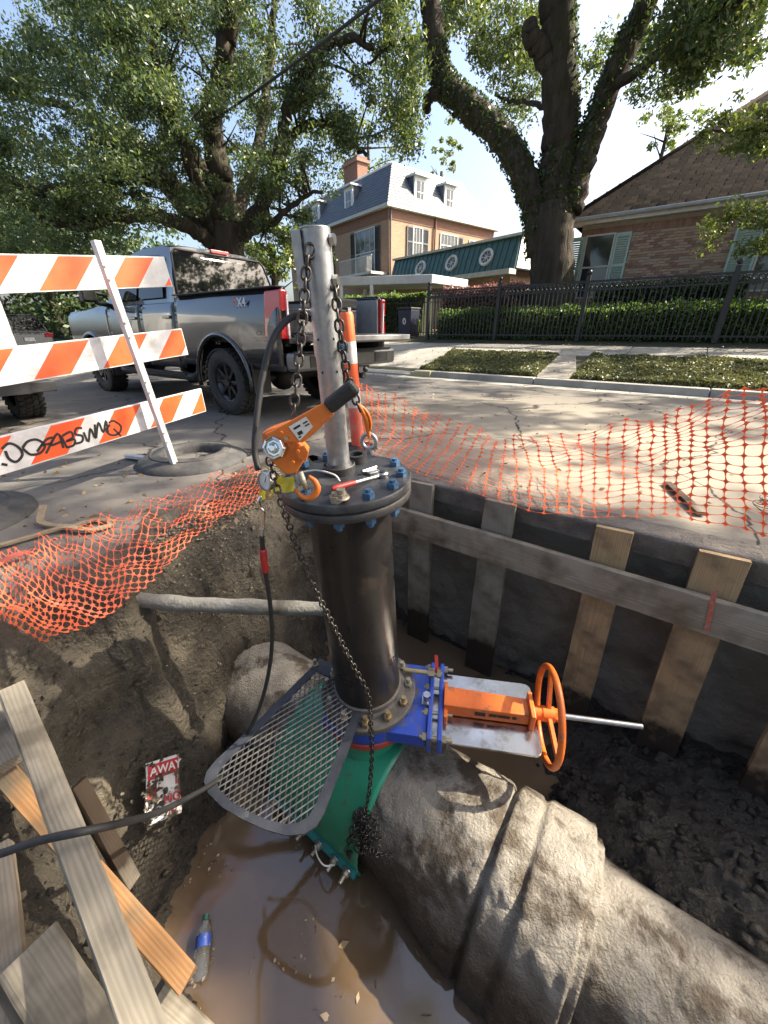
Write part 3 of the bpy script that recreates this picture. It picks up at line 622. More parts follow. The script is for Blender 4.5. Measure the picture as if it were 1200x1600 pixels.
for q in ([(458, 669), (468, 663), (470, 666), (460, 672)], [(464, 676), (471, 672), (474, 677), (467, 681)], [(473, 661), (480, 657), (481, 659), (474, 663)], [(476, 665), (483, 661), (484, 663), (477, 667)], [(466, 683), (470, 681), (471, 683), (467, 685)]):
    m = MB(); slab_uv(m, q, HY - .0215, .0008); m.build('printing', ink, lb)
kc = PY(427, 700, HY - .03); chrome = M('chrome', (.75, .74, .72), (.6, .58, .55), scale=20, rough=.16, metal=1.)
m = MB(); ka = Vector((-.18, -1, .25)).normalized(); m.lathe([(0, -.035), (.034, -.035), (.0365, -.028), (.0365, -.004), (.033, .004), (.026, .005), (.024, -.002), (.017, -.002), (.015, .008), (.008, .01), (0, .01)], kc, ka, 8); m.build('hand_knob', chrome, hoist, smooth=0, bevel=.001)
for u, v in ((448, 684), (440, 676), (466, 705), (458, 722)):
    m = MB(); p = PY(u, v, HY - .019); m.cyl(p, p - Vector((0, .008, 0)), .0055, seg=10); m.build('rivet', steel if u == 448 else hoist_orange, hoist, smooth=30)
m = MB(); slab_uv(m, [(463, 700), (476, 696), (482, 706), (478, 722), (464, 716)], HY - .012, .012); m.build('pawl_cover', hoist_orange, hoist, bevel=.003)
m = MB(); m.tube(spline([PY(462, 741, HY + .015), PY(467, 750, HY + .01), PY(472, 756, HY)], 4), .011, 10); m.cyl(PY(468, 738, HY - .005), PY(480, 766, HY - .01), .011, .0085, seg=12); m.build('hook_shank', dirty_steel, hoist, smooth=True)
m = MB(); m.tube(spline([PY(482, 744, HY), PY(492, 752, HY - .004), PY(496, 764, HY - .006), PY(489, 775, HY - .008), PY(477, 778, HY - .008), PY(467, 772, HY - .006), PY(461, 763, HY - .004)], 6), [.006 + .0055 * math.sin(math.pi * min(1, i / 30)) for i in range(37)], 10); ho = m.build('hook', hoist_orange, hoist, smooth=True)
m = MB(); m.beam(PY(487, 748, HY - .004), PY(466, 766, HY - .006), .012, .003, up=(0, 1, 0)); m.build('safety_latch', steel, ho)
# pressure gauge with its yellow tag, hoses
gc = PY(413, 752, 1.17); ga = Vector((-.55, -.8, .1)).normalized()
gau = root('pressure_gauge', gc, 'round silver pressure gauge hanging under the hoist', 'gauge')
m = MB(); m.lathe([(0, -.024), (.03, -.024), (.033, -.02), (.033, .002), (.0295, .003), (.0285, -.002)], gc, ga, 28); m.build('case', steel, gau, smooth=35)
m = MB(); m.lathe([(0, 0), (.029, 0)], gc - ga * .003, ga, 24); m.build('dial', white_lbl, gau)
nd = MB(); nd.beam(gc - ga * .001 - UP * .004, gc - ga * .001 + UP * .018 + Vector((.008, 0, 0)), .002, .001, up=ga); nd.build('needle', ink, gau)
m = MB(); m.cyl(gc + ga * -.01 + UP * -.03, gc + ga * -.01 + UP * -.065, .009, seg=10); m.hexnut(gc - ga * .01 - UP * .048, -UP, .013, .014); m.build('stem', brass, gau, smooth=30)
ytag = MB(); ytag.grid(lambda a, b: PY(430 + 30 * a, 742 + 24 * b + 4 * math.sin(a * 3), 1.2 + .02 * math.sin(a * 4 + b * 2)), 6, 4); ytag.grid(lambda a, b: PY(405 + 22 * a, 764 + 14 * b + 3 * math.sin(a * 5), 1.19 + .015 * a), 4, 3)
tag(ytag.build('warning_tag', M('yellow_tag', (.7, .62, .04), (.6, .5, .05), scale=20, rough=.5), smooth=True), 'bright yellow plastic tag tied behind the gauge', 'tag')
def hose(name, pts, r, mat, label, cat, n=8, seg=10):
    m = MB(); sp = spline(pts, n); m.tube(sp, r, seg); return tag(m.build(name, mat, smooth=True), label, cat)
hose('hose', [PY(500, 505, 1.40), PY(478, 495, 1.385), PY(455, 496, 1.36), PY(433, 518, 1.33), PY(419, 552, 1.30), PY(407, 610, 1.26), PY(400, 665, 1.22), PY(398, 705, 1.2), PY(404, 735, 1.18)], .0105, rubber, 'black hose curving from the pole down to the gauge', 'hose')
sw = root('snap_hook', PY(408, 812, 1.16), 'bright steel snap hook hanging below the gauge', 'hook')
m = MB(); m.tube(spline([PY(408, 775, 1.165), PY(404, 783, 1.16), PY(407, 793, 1.16), PY(412, 800, 1.16), PY(411, 815, 1.16), PY(409, 828, 1.16)], 5), .0055, 8); m.build('hook', chrome, sw, smooth=True)
m = MB(); m.cyl(PY(409, 826, 1.16), PY(409, 838, 1.16), .008, seg=10); m.build('swivel', steel, sw, smooth=30)
hp = [PY(409, 836, 1.16), PY(411, 865, 1.165), PY(415, 895, 1.17), PY(421, 935, 1.19), PY(425, 980, 1.21), PY(424, 1020, 1.22), PY(418, 1060, 1.22), PY(408, 1098, 1.2), PY(396, 1128, 1.17), PY(380, 1160, 1.14), PY(365, 1200, 1.1)]
hs = root('tether_cable', hp[5], 'black tether cable with red tape hanging beside the riser into the pit', 'cable')
m = MB(); m.tube(spline(hp, 8), .0085, 10); m.build('cable', rubber, hs, smooth=True)
m = MB(); m.tube(spline([PY(410.5, 858, 1.164), PY(412.5, 876, 1.167), PY(415, 893, 1.17)], 5), [.0125 + .001 * math.sin(i * 2.1) for i in range(11)], 10); m.build('red_tape', M('red_tape', (.4, .02, .025), (.3, .02, .02), scale=40, rough=.4), hs, smooth=True)
hose('cable', [PZ(-60, 1350, -.15), PZ(0, 1334, -.1), PZ(60, 1314, -.055), PZ(125, 1300, -.02), PZ(190, 1286, -.1), PZ(250, 1268, -.3), PZ(300, 1243, -.52), PZ(336, 1222, -.63), PZ(352, 1205, -.75)], .0095, rubber, 'black cable lying across the timbers toward the mesh guard', 'cable')

# ---- expanded-metal guard
G0, G1, G2 = PZ(500, 1035, -.555), PZ(575, 1070, -.565), PZ(420, 1290, -.66)
GN = (G1 - G0).cross(G2 - G0).normalized(); GN = GN if GN.z > 0 else -GN
def PG(u, v): r = ray(u, v); return C0 + r * ((G0 - C0).dot(GN) / r.dot(GN))
gy = (G0.lerp(G1, .5) - PG(405, 1262)).normalized(); gx = gy.cross(GN).normalized(); GT = frame(G0, gx, z=GN)
GI = GT.inverted()
def g2(u, v): p = GI @ PG(u, v); return (p.x, p.y)
outer = [g2(*q) for q in [(500, 1030), (470, 1060), (440, 1090), (400, 1130), (365, 1163), (338, 1188), (323, 1207), (319, 1222), (326, 1240), (348, 1262), (380, 1281), (415, 1297), (448, 1306), (475, 1304), (494, 1292), (506, 1272), (520, 1235), (540, 1185), (560, 1130), (578, 1086), (570, 1068), (548, 1050), (525, 1040)]]
cx = sum(p[0] for p in outer) / len(outer); cy = sum(p[1] for p in outer) / len(outer)
inner = [(cx + (x - cx) * .83, cy + (y - cy) * .86 - .012) for x, y in outer]
grd = root('mesh_guard', G0.lerp(G1, .5), 'dark steel guard plate with expanded metal mesh bolted at the riser foot', 'guard')
m = MB(GT); n_ = len(outer)
oa = [m.P((x, y, .005)) for x, y in outer]; ia = [m.P((x, y, .005)) for x, y in inner]; ob_ = [m.P((x, y, -.005)) for x, y in outer]; ib_ = [m.P((x, y, -.005)) for x, y in inner]
for k in range(n_):
    j = (k + 1) % n_; m.f += [[oa[k], oa[j], ia[j], ia[k]], [ob_[j], ob_[k], ib_[k], ib_[j]], [oa[j], oa[k], ob_[k], ob_[j]], [ia[k], ia[j], ib_[j], ib_[k]]]
m.build('rim', M('worn_dark_steel', (.02, .023, .03), (.04, .043, .05), scale=14, rough=.5, metal=.0, bump=.1, bscale=80, c3=(.2, .18, .15), s3=16, t3=(.64, .8)), grd)
def inside(p, poly):
    c_ = False; j = len(poly) - 1
    for i in range(len(poly)):
        if (poly[i][1] > p[1]) != (poly[j][1] > p[1]) and p[0] < (poly[j][0] - poly[i][0]) * (p[1] - poly[i][1]) / (poly[j][1] - poly[i][1]) + poly[i][0]: c_ = not c_
        j = i
    return c_
m = MB(GT); big = [(cx + (x - cx) * 1.035, cy + (y - cy) * 1.03) for x, y in inner]; dx, dy = .0135, .022
x0 = min(p[0] for p in inner) - .05; x1 = max(p[0] for p in inner) + .05; y0 = min(p[1] for p in inner) - .05; y1 = max(p[1] for p in inner) + .05
for i in range(int((x1 - x0) / dx) + 1):
    for j in range(int((y1 - y0) / dy) + 1):
        if (i + j) % 2: continue
        p = (x0 + i * dx, y0 + j * dy)
        for sx in (-1, 1):
            q = (p[0] + sx * dx, p[1] + dy)
            for k in range(2):
                a = (p[0] + (q[0] - p[0]) * k / 2, p[1] + (q[1] - p[1]) * k / 2); b = (p[0] + (q[0] - p[0]) * (k + 1) / 2, p[1] + (q[1] - p[1]) * (k + 1) / 2)
                if inside(((a[0] + b[0]) / 2, (a[1] + b[1]) / 2), big):
                    tilt = Matrix.Rotation(.5 * sx, 3, 'Y') @ Vector((0, 0, 1)); m.beam((*a, .002 * sx), (*b, .002 * sx), .0054, .003, up=tilt)
m.build('expanded_mesh', M('galvanised_mesh', (.2, .195, .18), (.11, .105, .095), scale=40, rough=.38, metal=.7, c3=(.2, .17, .13), s3=9, t3=(.55, .7)), grd)['kind'] = 'stuff'
for u, v in ((493, 1042), (521, 1057), (563, 1060)):
    p = PG(u, v); m = MB(); m.hexnut(p, UP, .017, .022, .03); m.build('bolt', dirty_steel, grd, smooth=30)

# ================================================================== timber
def wood(name, c1, c2, c3=None, wet=None, rough=.75):
    m = bpy.data.materials.new(name); m.use_nodes = True; nt = m.node_tree; n = nt.nodes; L = nt.links; p = n['Principled BSDF']; p.inputs['Roughness'].default_value = rough; p.inputs['Specular IOR Level'].default_value = .25
    tc = n.new('ShaderNodeTexCoord'); oi = n.new('ShaderNodeObjectInfo'); mp = n.new('ShaderNodeMapping'); mp.inputs['Scale'].default_value = (.06, 1, 1)
    cb = n.new('ShaderNodeCombineXYZ'); ml = n.new('ShaderNodeMath'); ml.operation = 'MULTIPLY_ADD'; ml.inputs[1].default_value = .3; ml.inputs[2].default_value = .03; L.new(oi.outputs['Random'], ml.inputs[0])
    L.new(ml.outputs[0], cb.inputs[1]); cb.inputs[2].default_value = .07; L.new(cb.outputs[0], mp.inputs['Location']); L.new(tc.outputs['Object'], mp.inputs['Vector'])
    w = n.new('ShaderNodeTexWave'); w.wave_type = 'RINGS'; w.rings_direction = 'X'; w.inputs['Scale'].default_value = 34; w.inputs['Distortion'].default_value = 5.5; w.inputs['Detail'].default_value = 3; w.inputs['Detail Scale'].default_value = 1.2; L.new(mp.outputs[0], w.inputs['Vector'])
    mp2 = n.new('ShaderNodeMapping'); mp2.inputs['Scale'].default_value = (2.5, 40, 40); L.new(tc.outputs['Object'], mp2.inputs['Vector'])
    nz = n.new('ShaderNodeTexNoise'); nz.inputs['Scale'].default_value = 2.2; nz.inputs['Detail'].default_value = 7; L.new(mp2.outputs[0], nz.inputs['Vector'])
    x = n.new('ShaderNodeMix'); x.data_type = 'RGBA'; x.inputs[6].default_value = (*c1, 1); x.inputs[7].default_value = (*c2, 1)
    av = n.new('ShaderNodeMath'); av.operation = 'MULTIPLY_ADD'; av.inputs[1].default_value = .45; L.new(w.outputs['Fac'], av.inputs[0]); sb = n.new('ShaderNodeMath'); sb.operation = 'MULTIPLY_ADD'; sb.inputs[1].default_value = 1.1; sb.inputs[2].default_value = -.28; L.new(nz.outputs['Fac'], sb.inputs[0]); L.new(sb.outputs[0], av.inputs[2])
    L.new(av.outputs[0], x.inputs[0]); out = x.outputs[2]
    def over(fac, colr, prev):
        y = n.new('ShaderNodeMix'); y.data_type = 'RGBA'; L.new(fac, y.inputs[0]); L.new(prev, y.inputs[6]); y.inputs[7].default_value = (*colr, 1); return y.outputs[2]
    d = n.new('ShaderNodeTexNoise'); d.inputs['Scale'].default_value = 7; d.inputs['Detail'].default_value = 6; L.new(tc.outputs['Object'], d.inputs['Vector'])
    if c3:
        mr = n.new('ShaderNodeMapRange'); mr.inputs[1].default_value = .46; mr.inputs[2].default_value = .68; L.new(d.outputs['Fac'], mr.inputs[0]); out = over(mr.outputs[0], c3, out)
    if wet:   # soaked, mud-stained lower end
        sp = n.new('ShaderNodeSeparateXYZ'); L.new(tc.outputs['Object'], sp.inputs[0]); a = n.new('ShaderNodeMath'); a.operation = 'MULTIPLY_ADD'; a.inputs[1].default_value = .5; L.new(d.outputs['Fac'], a.inputs[0]); L.new(sp.outputs[0], a.inputs[2])
        mr = n.new('ShaderNodeMapRange'); mr.inputs[1].default_value = wet + .1; mr.inputs[2].default_value = wet + .22; mr.inputs[3].default_value = 1; mr.inputs[4].default_value = 0; L.new(a.outputs[0], mr.inputs[0]); out = over(mr.outputs[0], (.035, .024, .016), out)
    L.new(out, p.inputs['Base Color'])
    b = n.new('ShaderNodeBump'); b.inputs['Strength'].default_value = .35; b.inputs['Distance'].default_value = .003; L.new(av.outputs[0], b.inputs['Height']); L.new(b.outputs[0], p.inputs['Normal']); MATS[name] = m; return m
w_grey = wood('weathered_board', (.33, .275, .205), (.22, .18, .13), c3=(.15, .12, .085))
w_stake = wood('stake_wood', (.42, .29, .155), (.29, .19, .095), c3=(.18, .12, .07), wet=.42)
w_stake2 = wood('stake_wood_grey', (.27, .235, .18), (.19, .165, .125), c3=(.14, .11, .08), wet=.5)
w_tan = wood('dirty_timber', (.26, .23, .18), (.165, .145, .11), c3=(.085, .073, .056))
w_fresh = wood('fresh_pine', (.33, .18, .075), (.21, .105, .045), c3=(.13, .1, .065))
def plank(name, p0, p1, w, h, up, mat, label=None, cat=None, group=None, warp=.004, parent=None, chew=0.):
    """board with local x along its length; slightly warped, softened edges"""
    p0 = Vector(p0); p1 = Vector(p1); L = (p1 - p0).length; m = MB(); nx = max(6, int(L / .08)); sec = []; e = min(w, h) * .08
    prof = [(-w / 2 + e, -h / 2), (w / 2 - e, -h / 2), (w / 2, -h / 2 + e), (w / 2, h / 2 - e), (w / 2 - e, h / 2), (-w / 2 + e, h / 2), (-w / 2, h / 2 - e), (-w / 2, -h / 2 + e)]
    ph = random.uniform(0, 6)
    for i in range(nx + 1):
        x = L * i / nx; dy = warp * math.sin(x * 2.3 + ph); dz = warp * math.sin(x * 1.7 + ph * 2)
        sec.append([m.P((x + (random.uniform(-chew, chew) if i in (0, nx) else 0), a + dy + random.uniform(-1, 1) * .0008, b + dz + random.uniform(-1, 1) * .0008)) for a, b in prof])
    for i in range(nx):
        for k in range(8): m.f.append([sec[i][k], sec[i + 1][k], sec[i + 1][(k + 1) % 8], sec[i][(k + 1) % 8]])
    m.f += [sec[0], sec[-1][::-1]]
    me = m.mesh(name, 40, Vector((0, 0, 0))); me.materials.append(mat); x = (p1 - p0).normalized(); y = Vector(up).cross(x).normalized()
    o = place(name, me, parent, frame(p0, x, z=x.cross(y)))
    return tag(o, label, cat, group) if label else o
G_ST = 'shoring boards standing against the pit wall'
for (s0, s1, sh, nb_, zb, mt, lab) in [(-1.43, -1.235, .06, 2.30, -1.5, w_stake2, 'narrow wooden shoring board just right of the black riser flange'), (-.83, -.62, .03, 2.27, -1.5, w_stake2, 'greyish wooden shoring board, second from the riser'), (-.15, .04, .06, 2.24, -1.5, w_stake, 'knotty yellow-brown shoring board behind the handwheel'), (.34, .545, .04, 2.22, -1.45, w_stake, 'wide tan shoring board with wet foot behind the stem end'), (.84, 1.04, .03, 2.18, -1.42, w_stake, 'shoring board at the right edge, only its dark foot in view')]:
    sm_ = (s0 + s1) / 2; plank('shoring_board', W(sm_ + sh, nb_, zb), W(sm_, 2.365, .015), s1 - s0, .042, NS, mt, lab, 'board', G_ST)
wh_ = plank('waler_plank', W(-1.56, 2.27, -.295), W(2.6, 2.285, -.298), .21, .045, -NS, w_grey, 'long grey waler plank nailed across the shoring boards', 'plank', warp=.003)
for s_n in (-1.33, -.72, -.05, .45, 1.07):
    for z_n in (-.24, -.35):
        m = MB(); p = W(s_n + random.uniform(-.04, .04), 2.2435, z_n); m.cyl(p, p - NS * .004, .006, seg=8); o = m.build('nail', dirty_steel, None); o.parent = wh_; o.matrix_parent_inverse = wh_.matrix_basis.inverted()
m = MB(); mk = [PN(1112, 925, 2.242), PN(1122, 922, 2.242), PN(1108, 985, 2.242), PN(1100, 988, 2.242)]; m.prism(mk, -NS * .001); m.build('red_mark', M('red_spray', (.5, .1, .06), (.35, .2, .15), scale=60, rough=.7, contrast=(.45, .6)), None)
bpy.data.objects['red_mark'].parent = wh_; bpy.data.objects['red_mark'].matrix_parent_inverse = wh_.matrix_basis.inverted()
plank('timber', PZ(20, 1082, -.03), PZ(245, 1665, -.22), .066, .07, (0.15, 0, 1), w_tan, 'long dirty square timber lying diagonally at lower left', 'timber', warp=.003, chew=.006)
plank('timber', PZ(-40, 1150, -.22), PZ(292, 1534, -.62), .062, .04, (-.2, 0, 1), w_fresh, 'orange-brown pine plank under the diagonal timber, end by the bottle', 'plank', warp=.003, chew=.006)
plank('timber', PZ(120, 1225, -.5), PZ(206, 1378, -.93), .06, .035, (.5, .2, 1), w_stake2, 'short dark plank sunk in mud right of the diagonal timber', 'plank', chew=.006)
plank('timber', PZ(42, 1492, -.33), PZ(200, 1740, -.5), .115, .115, (0, .25, 1), w_tan, 'thick post with ringed end grain at the bottom left corner', 'post', warp=.002)
plank('timber', PZ(-12, 1330, -.33), PZ(20, 1680, -.44), .08, .04, (0, 0, 1), w_grey, 'grey weathered board along the lower left edge', 'plank', chew=.006)
plank('timber', PZ(-40, 1080, -.12), PZ(24, 1190, -.2), .085, .04, (0, 0, 1), w_tan, 'beige board end left of the diagonal timber top', 'plank', chew=.006)
plank('timber', PZ(205, 1610, -.72), PZ(330, 1720, -.95), .2, .05, (-.3, 0, 1), w_tan, 'pale broken board at the bottom edge near the bottle', 'plank', chew=.01)

# ---- muddy no-parking sign, bottle
sg_ = [PZ(224, 1194, -.84), PZ(277, 1178, -.93), PZ(272, 1262, -1.06), PZ(226, 1282, -1.04)]
SX = (sg_[1] - sg_[0]).normalized(); SYv = (sg_[2] - sg_[1]); SN = SX.cross(-SYv).normalized(); SN = SN if SN.z > 0 else -SN; SYd = SN.cross(SX).normalized()
sw_ = (sg_[1] - sg_[0]).length; sh_ = SYv.length * 1.12
sgn = root('no_parking_sign', sg_[2], 'torn red and white no-parking sign half buried in the mud slope', 'sign')
ST = frame(sg_[0] + SN * .02, SX, z=SN)
m = MB(ST); m.grid(lambda a, b: (sw_ * a, -sh_ * b, .006 * math.sin(a * 3 + b * 5)), 8, 12); o = m.build('sheet', M('soiled_white_card', (.72, .7, .68), (.5, .46, .4), scale=14, rough=.6, c3=(.1, .085, .06), s3=13, t3=(.52, .57)), sgn, smooth=True); md = o.modifiers.new('s', 'SOLIDIFY'); md.thickness = .002
redp = M('sign_red', (.48, .02, .03), (.38, .03, .03), scale=15, rough=.55, c3=(.09, .07, .05), s3=15, t3=(.55, .6))
def patch(x0, x1, y0, y1, nm):
    m = MB(ST); m.grid(lambda a, b: (sw_ * (x0 + (x1 - x0) * a), -sh_ * (y0 + (y1 - y0) * b), .006 * math.sin((x0 + (x1 - x0) * a) * 3 + (y0 + (y1 - y0) * b) * 5) + .003), 8, 4); m.build(nm, redp, sgn)
patch(.04, .94, .05, .30, 'red_band'); patch(.04, .3, .38, .62, 'red_patch'); patch(.86, .92, .3, .5, 'red_edge')
text_part('lettering', 'AWAY', sh_ * .2, ST @ Matrix.Translation((sw_ * .55, -sh_ * .175, .01)), white_lbl, sgn)
text_part('lettering', 'NG', sh_ * .22, ST @ Matrix.Translation((sw_ * .72, -sh_ * .7, .008)), redp, sgn)
text_part('lettering', 'TO', sh_ * .12, ST @ Matrix.Translation((sw_ * .72, -sh_ * .9, .008)), redp, sgn)
b0 = PZ(311, 1535, WZ + .012); b1 = PZ(321, 1441, WZ + .03); bd = (b1 - b0); bl = bd.length; bd.normalize()
bot = root('plastic_bottle', b0, 'clear plastic water bottle with blue label floating in the muddy water', 'bottle')
pet = bpy.data.materials.new('clear_plastic'); pet.use_nodes = True; pp = pet.node_tree.nodes['Principled BSDF']; pp.inputs['Base Color'].default_value = (.8, .84, .84, 1); pp.inputs['Roughness'].default_value = .08; pp.inputs['Transmission Weight'].default_value = .93; pp.inputs['IOR'].default_value = 1.12
k_ = bl / .205
m = MB(); m.lathe([(0, 0), (.024, 0), (.03, .006), (.031, .02), (.029, .03), (.031, .04), (.031, .055), (.029, .06), (.031, .066), (.031, .135), (.027, .155), (.015, .178), (.0125, .184), (.0125, .19)], b0, bd, 28); m.build('body', pet, bot, smooth=50)
m = MB(); m.lathe([(.0317, .098), (.0317, .138)], b0, bd, 28); m.build('label', M('blue_label', (.03, .07, .32), (.35, .4, .55), scale=45, rough=.4, contrast=(.58, .64)), bot, smooth=True)
m = MB(); m.lathe([(.0142, .188), (.0142, .205), (0, .205)], b0, bd, 20); m.build('cap', M('dark_green_cap', (.02, .09, .07), rough=.4), bot, smooth=40)
# ================================================================== orange safety net
net_o = M('orange_net', (.95, .16, .03), (.85, .13, .03), scale=8, rough=.5, trans=.25)
net_p = M('faded_net', (.88, .15, .06), (.92, .22, .1), scale=5, rough=.5, trans=.3)
def net(name, Pf, nu, nv, wl, wc, node, mat, label, jit=.15, stag=False):
    """net of flat strands: nu columns, nv rows, Pf(a,b)->point"""
    m = MB(); g = [[None] * (nv + 1) for _ in range(nu + 1)]
    for i in range(nu + 1):
        for j in range(nv + 1):
            a = (i + (.5 if stag and j % 2 else 0) + random.uniform(-jit, jit) * .6) / nu; b = (j + random.uniform(-jit, jit) * .5) / nv; g[i][j] = Pf(min(max(a, 0), 1.02), min(max(b, 0), 1))
    def strand(p, q, w, nrm, k=2, sag=.003):
        d = (q - p); s_ = nrm.cross(d); 
        if s_.length < 1e-9: return
        s_.normalize(); prev = None
        for t in range(k + 1):
            f_ = t / k; c_ = p.lerp(q, f_) - UP * sag * math.sin(math.pi * f_); ww = w * (1.5 - 1. * math.sin(math.pi * f_)) * .5
            cur = (m.P(c_ + s_ * ww), m.P(c_ - s_ * ww))
            if prev: m.f.append([prev[0], cur[0], cur[1], prev[1]])
            prev = cur
    for i in range(nu + 1):
        for j in range(nv + 1):
            p = g[i][j]; du = g[min(i + 1, nu)][j] - g[max(i - 1, 0)][j]; dv = g[i][min(j + 1, nv)] - g[i][max(j - 1, 0)]; nr = du.cross(dv)
            if nr.length < 1e-12: nr = UP.copy()
            nr.normalize(); du.normalize(); dv.normalize()
            m.face([p + du * node, p + dv * node * .8, p - du * node, p - dv * node * .8])
            if i < nu and not stag: strand(p, g[i + 1][j], wl, nr)
            if j < nv: strand(p, g[i][j + 1], wc, nr)
            if stag and j < nv:
                ii = i + (1 if j % 2 else -1)
                if 0 <= ii <= nu: strand(p, g[ii][j + 1], wc, nr)
    o = m.build(name, mat); o['label'] = label; o['category'] = 'net'; return o
def lerp3(c0, c1, c2):
    A, B, C_ = spline(c0, 12), spline(c1, 12), spline(c2, 12)
    def at(L, a): x = min(max(a, 0), 1.) * (len(L) - 1); i = min(int(x), len(L) - 2); return L[i].lerp(L[i + 1], x - i)
    def f(a, b):
        p, q, r = at(A, a), at(B, a), at(C_, a)
        w = p.lerp(q, b * 2) if b < .5 else q.lerp(r, b * 2 - 1); k = (1 - abs(2 * b - 1)) * .0
        return w + UP * (.012 * math.sin(a * 37 + b * 9) + .012 * math.sin(a * 61 - b * 13)) * (.6 + b)
    return f
rb = [PZ(556, 700, .03), PZ(573, 712, .03), PZ(620, 728, .03), PZ(672, 742, .03), PZ(760, 776, .03), PZ(850, 800, .03), PZ(925, 806, .03), PZ(1010, 806, .03), PZ(1090, 810, .03), PZ(1200, 838, .03), PZ(1330, 870, .04)]
rm = [PN(560, 655, 3.0), PN(600, 672, 3.0), PN(650, 690, 3.02), PN(700, 708, 3.0), PN(770, 722, 3.0), PN(850, 728, 3.0), PN(925, 726, 3.0), PN(1010, 716, 3.0), PN(1090, 704, 2.98), PN(1200, 690, 2.95), PN(1330, 680, 2.9)]
rtp = [PN(565, 600, 3.3), PN(600, 615, 3.3), PN(660, 640, 3.3), PN(727, 664, 3.32), PN(780, 684, 3.35), PN(830, 682, 3.35), PN(925, 672, 3.3), PN(1010, 654, 3.2), PN(1090, 632, 3.15), PN(1200, 598, 3.1), PN(1330, 560, 3.0)]
net('safety_net', lerp3(rb, rm, rtp), 38, 18, .005, .0085, .017, net_o, 'orange plastic safety net draped along the far right pit edge', stag=False)
lb_ = [PZ(425, 765, .03), PZ(375, 795, .0), PZ(325, 822, -.01), PZ(262, 884, -.03), PZ(190, 945, -.07), PZ(110, 988, -.1), PZ(20, 1012, -.12), PZ(-110, 1050, -.12)]
lm_ = [PZ(412, 738, .07), PZ(355, 770, .06), PZ(290, 802, .05), PZ(215, 855, .06), PZ(140, 900, .06), PZ(70, 930, .07), PZ(0, 948, .07), PZ(-120, 980, .07)]
lt_ = [PZ(400, 725, .06), PZ(335, 745, .03), PZ(255, 775, .03), PZ(170, 805, .03), PZ(95, 830, .03), PZ(40, 852, .03), PZ(-30, 868, .03), PZ(-140, 890, .03)]
net('safety_net', lerp3(lb_, lm_, lt_), 40, 20, .004, .0052, .0105, net_p, 'faded orange safety net crumpled over the left rim of the pit', stag=True, jit=.28)
# ================================================================== barricade
b_white = M('barricade_white', (.62, .62, .62), (.5, .5, .5), scale=10, rough=.5, c3=(.36, .34, .32), s3=9, t3=(.56, .76))
b_orange = M('barricade_orange', (.8, .1, .02), (.7, .08, .02), scale=12, rough=.45, c3=(.48, .11, .045), s3=16, t3=(.56, .76))
b_post = M('white_post', (.62, .62, .62), (.5, .5, .5), scale=20, rough=.45, metal=.3)
bar = root('road_barricade', PZ(272, 722, 0), 'striped orange and white three-board barricade on a tyre-ring base', 'barricade')
def clip_t(poly, t0, t1):
    for lim, sgn_ in ((t0, 1), (t1, -1)):
        out = []
        for i in range(len(poly)):
            a, b = poly[i], poly[(i + 1) % len(poly)]; ia, ib = (a[0] - lim) * sgn_ >= 0, (b[0] - lim) * sgn_ >= 0
            if ia: out.append(a)
            if ia != ib: k = (lim - a[0]) / (b[0] - a[0]); out.append((lim, a[1] + (b[1] - a[1]) * k))
        poly = out
    return poly
HB = .204
